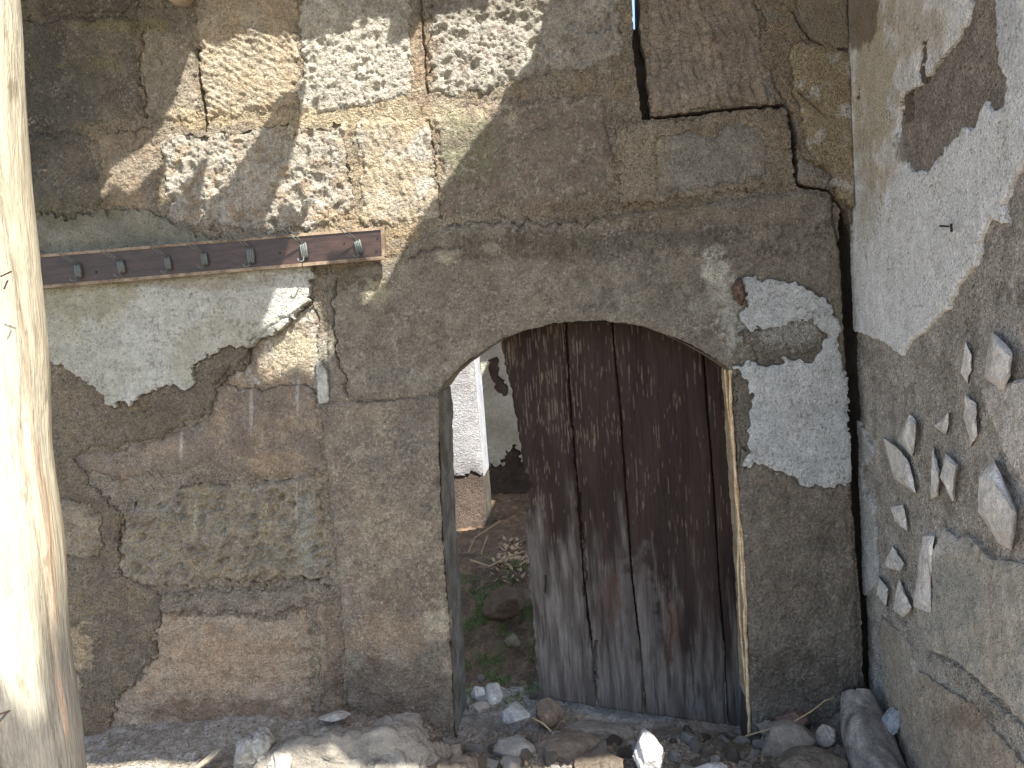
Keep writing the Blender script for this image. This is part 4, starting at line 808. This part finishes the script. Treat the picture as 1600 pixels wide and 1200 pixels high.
rock('rubble_stone', 1112, 1204, -.40, 58, 30, 'white stone at the bottom edge right of the standing one', 'stone', (172, 170, 166), seed=51, sub=4)
rock('rubble_stone', 1228, 1160, -.14, 110, 54, 'largest buff slab of rubble below the right jamb', 'stone', (142, 130, 112), seed=52, rot=-14, sub=4)
rock('rubble_stone', 1238, 1126, -.06, 52, 34, 'reddish brown stone above the buff slab', 'stone', (124, 98, 84), seed=53, rot=-18)
rock('rubble_stone', 1288, 1148, -.16, 34, 34, 'small beige stone beside the log', 'stone', (172, 158, 142), seed=54, sharp=1)
rock('rubble_stone', 1198, 1140, -.06, 34, 22, 'grey stone at the foot of the right jamb edge', 'stone', (136, 130, 118), seed=55)
rock('rubble_stone', 1392, 1124, -.26, 24, 46, 'bluish stone wedged between the log and the side wall', 'stone', (148, 152, 158), seed=56, rot=20)
rock('rubble_stone', 1270, 1200, -.34, 120, 46, 'dark brown slab at the bottom edge beside the log', 'stone', (112, 100, 84), seed=57, rot=6)
rock('rubble_stone', 880, 1172, -.18, 130, 44, 'brown flat slab before the door, left half', 'stone', (112, 98, 82), seed=58, rot=-6)
rock('rubble_stone', 940, 1200, -.32, 90, 44, 'dark lump at the bottom edge left of the white stone', 'stone', (98, 86, 72), seed=59)
rock('rubble_stone', 1140, 1176, -.14, 96, 36, 'dark mossy lump before the right end of the door', 'stone', (98, 92, 72), seed=60)
rock('rubble_stone', 800, 1168, -.16, 80, 30, 'grey flat stone in front of the doorway gap', 'stone', (142, 138, 128), seed=61, rot=4)
rock('rubble_stone', 790, 940, .78, 76, 46, 'brown boulder on the mossy bank behind the doorway', 'stone', (96, 76, 56), seed=62, rot=-20)
rock('rubble_stone', 800, 1000, .62, 26, 24, 'pale brown stone half way down the mossy bank', 'stone', (130, 116, 92), seed=63)
# loose pieces
protos = []
for i, (c, nm) in enumerate((((170, 165, 155), 'grey'), ((146, 132, 114), 'brown'), ((200, 195, 184), 'pale'), ((116, 106, 92), 'dark'))):
    bm = icorock(80 + i, 2, 1); me = bpy.data.meshes.new('rubble_piece'); bm.to_mesh(me); bm.free(); rock_cols(me, lin(*c), lin(*tuple(int(q * .85) for q in c)), i, 2); me.materials.append(M_ROCK); protos.append((me, nm))
rg = random.Random(5)
def scatter(n, x0, x1, fy, fs, where, group, names=('left', 'middle', 'right')):
    for _ in range(n):
        u = rg.random(); x = x0 + (x1 - x0) * u; y = fy(); s = fs(); z = float(gz(np.array([x]), np.array([y]))[0]); me, nm = rg.choice(protos); o = bpy.data.objects.new('rubble_piece', me); COL.objects.link(o)
        o.location = (x, y, z + s * .5); o.scale = (s * rg.uniform(.8, 1.5), s * rg.uniform(.7, 1.2), s * rg.uniform(.6, 1.0)); o.rotation_euler = (rg.uniform(-.5, .5), rg.uniform(-.5, .5), rg.uniform(0, 6.3))
        size = 'tiny' if s < .012 else 'small'; part = names[min(2, int(u * 3))]; tag(o, f'{size} {nm} broken stone {where}, {part} part', 'rubble', group + ', ' + nm + ' ' + size + ' ' + part)
scatter(230, -.6, .84, lambda: rg.uniform(-.42, -.02), lambda: .009 + .030 * rg.random() ** 1.6, 'in the rubble before the doorway', 'rubble before the doorway')
scatter(45, -1.5, -.5, lambda: rg.uniform(-.42, -.16), lambda: .006 + .014 * rg.random() ** 2, 'on the dirt along the left wall', 'loose stones along the left wall')
scatter(50, -.55, .0, lambda: rg.uniform(.15, 1.0), lambda: .006 + .018 * rg.random() ** 2, 'on the mossy bank behind the doorway', 'stones on the mossy bank')
# gravel and crumbs nobody could count
def crumbs(name, n, x0, x1, y0, y1, s0, s1, mat, seed, leaf=False, kind='stuff', dens=None):
    rs = np.random.RandomState(seed); X = rs.uniform(x0, x1, n * 2); Y = rs.uniform(y0, y1, n * 2)
    if dens is not None: k = dens(X, Y) > rs.rand(n * 2); X, Y = X[k], Y[k]
    X, Y = X[:n], Y[:n]; n = len(X); w, _ = worley(X, Y, 28, 530); Z = gz(X, Y) + .02 * fbm(X, Y, 22, 4, 530, .6) + .010 * np.clip(.5 - w, -1, 1); s = rs.uniform(s0, s1, n)
    if leaf:
        a = rs.uniform(0, 6.28, n); u = np.stack([np.cos(a), np.sin(a), rs.uniform(-.2, .9, n)], 1) * s[:, None]; v = np.stack([-np.sin(a), np.cos(a), rs.uniform(-.3, .3, n)], 1) * s[:, None] * .35
        c = np.stack([X, Y, Z + .002], 1); V = np.stack([c, c + u * .5 + v, c + u, c + u * .5 - v], 1).reshape(-1, 3); Q = np.arange(4 * n).reshape(n, 4)
    else:
        oc = np.array([(1, 0, 0), (0, 1, 0), (-1, 0, 0), (0, -1, 0), (0, 0, 1), (0, 0, -1)], float); V = oc[None] * rs.uniform(.6, 1.2, (n, 6, 1)) * s[:, None, None]; a = rs.uniform(0, 6.28, n)
        Vx = V[..., 0] * np.cos(a)[:, None] - V[..., 1] * np.sin(a)[:, None]; Vy = V[..., 0] * np.sin(a)[:, None] + V[..., 1] * np.cos(a)[:, None]
        V = (np.stack([Vx, Vy, V[..., 2] * .7], -1) + np.stack([X, Y, Z + s * .3], 1)[:, None]).reshape(-1, 3)
        f = np.array([(0, 1, 4), (1, 2, 4), (2, 3, 4), (3, 0, 4), (1, 0, 5), (2, 1, 5), (3, 2, 5), (0, 3, 5)]); Q = (f[None] + 6 * np.arange(n)[:, None, None]).reshape(-1, 3)
    g_ = rs.uniform(.7, 1.25, (n, 1)); cc = np.repeat(np.array([lin(140, 128, 110)]) * g_, len(V) // n, 0)
    o = link(raw_mesh(name, V, Q, cc, False), name, mat); return tag(o, kind=kind)
crumbs('dust_crumbs', 9000, -.95, .85, -.45, .02, .003, .011, M_ROCK, 11); crumbs('gravel', 16000, -1.9, 1.1, -.6, .1, .0015, .008, M_ROCK, 1); crumbs('gravel', 5000, -.6, .5, .1, 1.4, .0015, .006, M_ROCK, 2)
mossd = lambda X, Y: sst(-.08, .2, fbm(X, Y, 7, 4, 541)) * sst(.2, .4, Y) * sst(1.3, .9, Y)
crumbs('moss', 34000, -.6, .5, .15, 1.3, .004, .012, M_MOSS, 3, True, dens=mossd)
crumbs('moss', 2500, .35, .75, -.25, -.02, .003, .008, M_MOSS, 4, True, dens=lambda X, Y: sst(0, .3, fbm(X, Y, 12, 3, 77)))
crumbs('dry_leaf_litter', 1500, -.5, .3, .95, 1.6, .01, .035, M_STRAW, 6, True)
crumbs('dry_leaf_litter', 500, -.3, 1.0, -.5, .1, .006, .02, M_STRAW, 7, True)
# twigs
def twig(pts, r, label, y=None):
    bm = bmesh.new(); add_tube(bm, [at(*p) for p in pts], r, 5); o = bm_obj(bm, 'dry_twig', M_STRAW); return tag(o, label, 'twig')
twig([(1165, 1150, -.1), (1200, 1140, -.12), (1240, 1128, -.13), (1270, 1110, -.12), (1290, 1094, -.1), (1303, 1090, -.08)], .0022, 'thin dry stem arching over the rubble towards the log')
twig([(832, 1122, -.04), (848, 1130, -.07), (862, 1143, -.1)], .003, 'short pale twig on the stones at the door foot')
twig([(732, 862, 1.0), (742, 840, 1.0), (760, 828, 1.0), (782, 814, 1.02)], .004, 'dry brown stem leaning on the white pier')
twig([(752, 866, .98), (757, 850, .98), (762, 838, 1.0)], .003, 'short brown stem beside the one on the pier')
twig([(735, 875, .95), (765, 885, .95), (790, 872, .97), (818, 862, 1.0)], .005, 'straw stalk lying along the top of the bank')

# ================================================================== ADDED ROOF, unseen above the frame: holes shaped to cast the sun patches
ZR = 2.96
def up(px, py, yy=0.0):
    p = at(px, py, yy); t = (ZR - p[2]) / SUN_DIR.z; return (float(p[0] + SUN_DIR.x * t), float(p[1] + SUN_DIR.y * t))
hole1 = [(152, 314), (162, 290), (175, 267), (216, 240), (251, 199), (260, 182), (270, 162), (290, 108), (297, 88), (307, 84), (314, 71), (337, 79), (371, 61), (405, 64), (462, 61), (500, 61), (540, 51), (557, 37), (608, 34), (609, 44), (602, 73), (621, 74), (645, 57), (660, 27), (665, 37), (699, 24), (732, 13), (759, 22), (764, -6), (810, -22), (866, -20),
         (859, 0), (847, 44), (827, 105), (790, 145), (773, 189), (739, 230), (705, 283), (675, 324), (641, 371), (607, 447), (583, 470), (570, 486), (564, 467), (558, 452), (500, 454), (502, 492), (520, 535), (524, 566), (504, 560), (490, 590), (470, 570), (418, 598), (404, 576), (405, 553), (430, 543), (405, 532), (417, 502), (437, 455), (447, 412), (464, 372), (489, 317), (470, 330), (440, 325), (430, 354), (413, 358), (418, 331), (449, 270), (466, 209), (479, 130), (435, 165), (412, 199), (378, 260), (348, 300), (317, 337), (314, 310), (326, 246), (304, 270), (277, 310), (250, 320), (250, 297), (262, 250), (243, 270), (219, 297), (202, 310), (182, 297)]
roof = empty('shadow_roof', (0, -1, ZR), label='broken roof added unseen above the frame, holes shaped to cast the sun patches', cat='roof')
bm = bmesh.new()
rgr = random.Random(11); front = []
x = 2.7
while x > -2.6: front.append((x, -2.06 + rgr.uniform(-.05, .05) - .06 * math.sin(x * 2.1))); x -= .16
outer = [(-2.6, -.012), (2.7, -.012)] + front + [(-2.6, -2.06)]
loops = [outer] + [[up(*p) for p in h] for h in (hole1,)]; es = []
for lp_ in loops:
    vs = [bm.verts.new((a, b, ZR)) for a, b in lp_]; es += [bm.edges.new((vs[i], vs[(i + 1) % len(vs)])) for i in range(len(vs))]
bmesh.ops.triangle_fill(bm, edges=es, use_beauty=True, use_dissolve=False)
r_ = bmesh.ops.extrude_face_region(bm, geom=bm.faces[:]); bmesh.ops.translate(bm, vec=(0, 0, .012), verts=[g_ for g_ in r_['geom'] if isinstance(g_, bmesh.types.BMVert)])
bm_obj(bm, 'roof_sheet', M_ROOF, roof)
# beam end at the top edge
bm = bmesh.new(); e = at(250, -24, -.16); add_tube(bm, [(e[0], .02, e[2] + .04), (e[0], -.14, e[2] + .035), (e[0], -.17, e[2] + .03)], [.052, .05, .038], 20)
o = bm_obj(bm, 'beam_end', surf('beam_wood', base=lin(206, 190, 160), c2=lin(180, 160, 130), bump=(.6, .003, 30)), None, True); tag(o, 'pale round beam end poking out at the top left', 'beam')
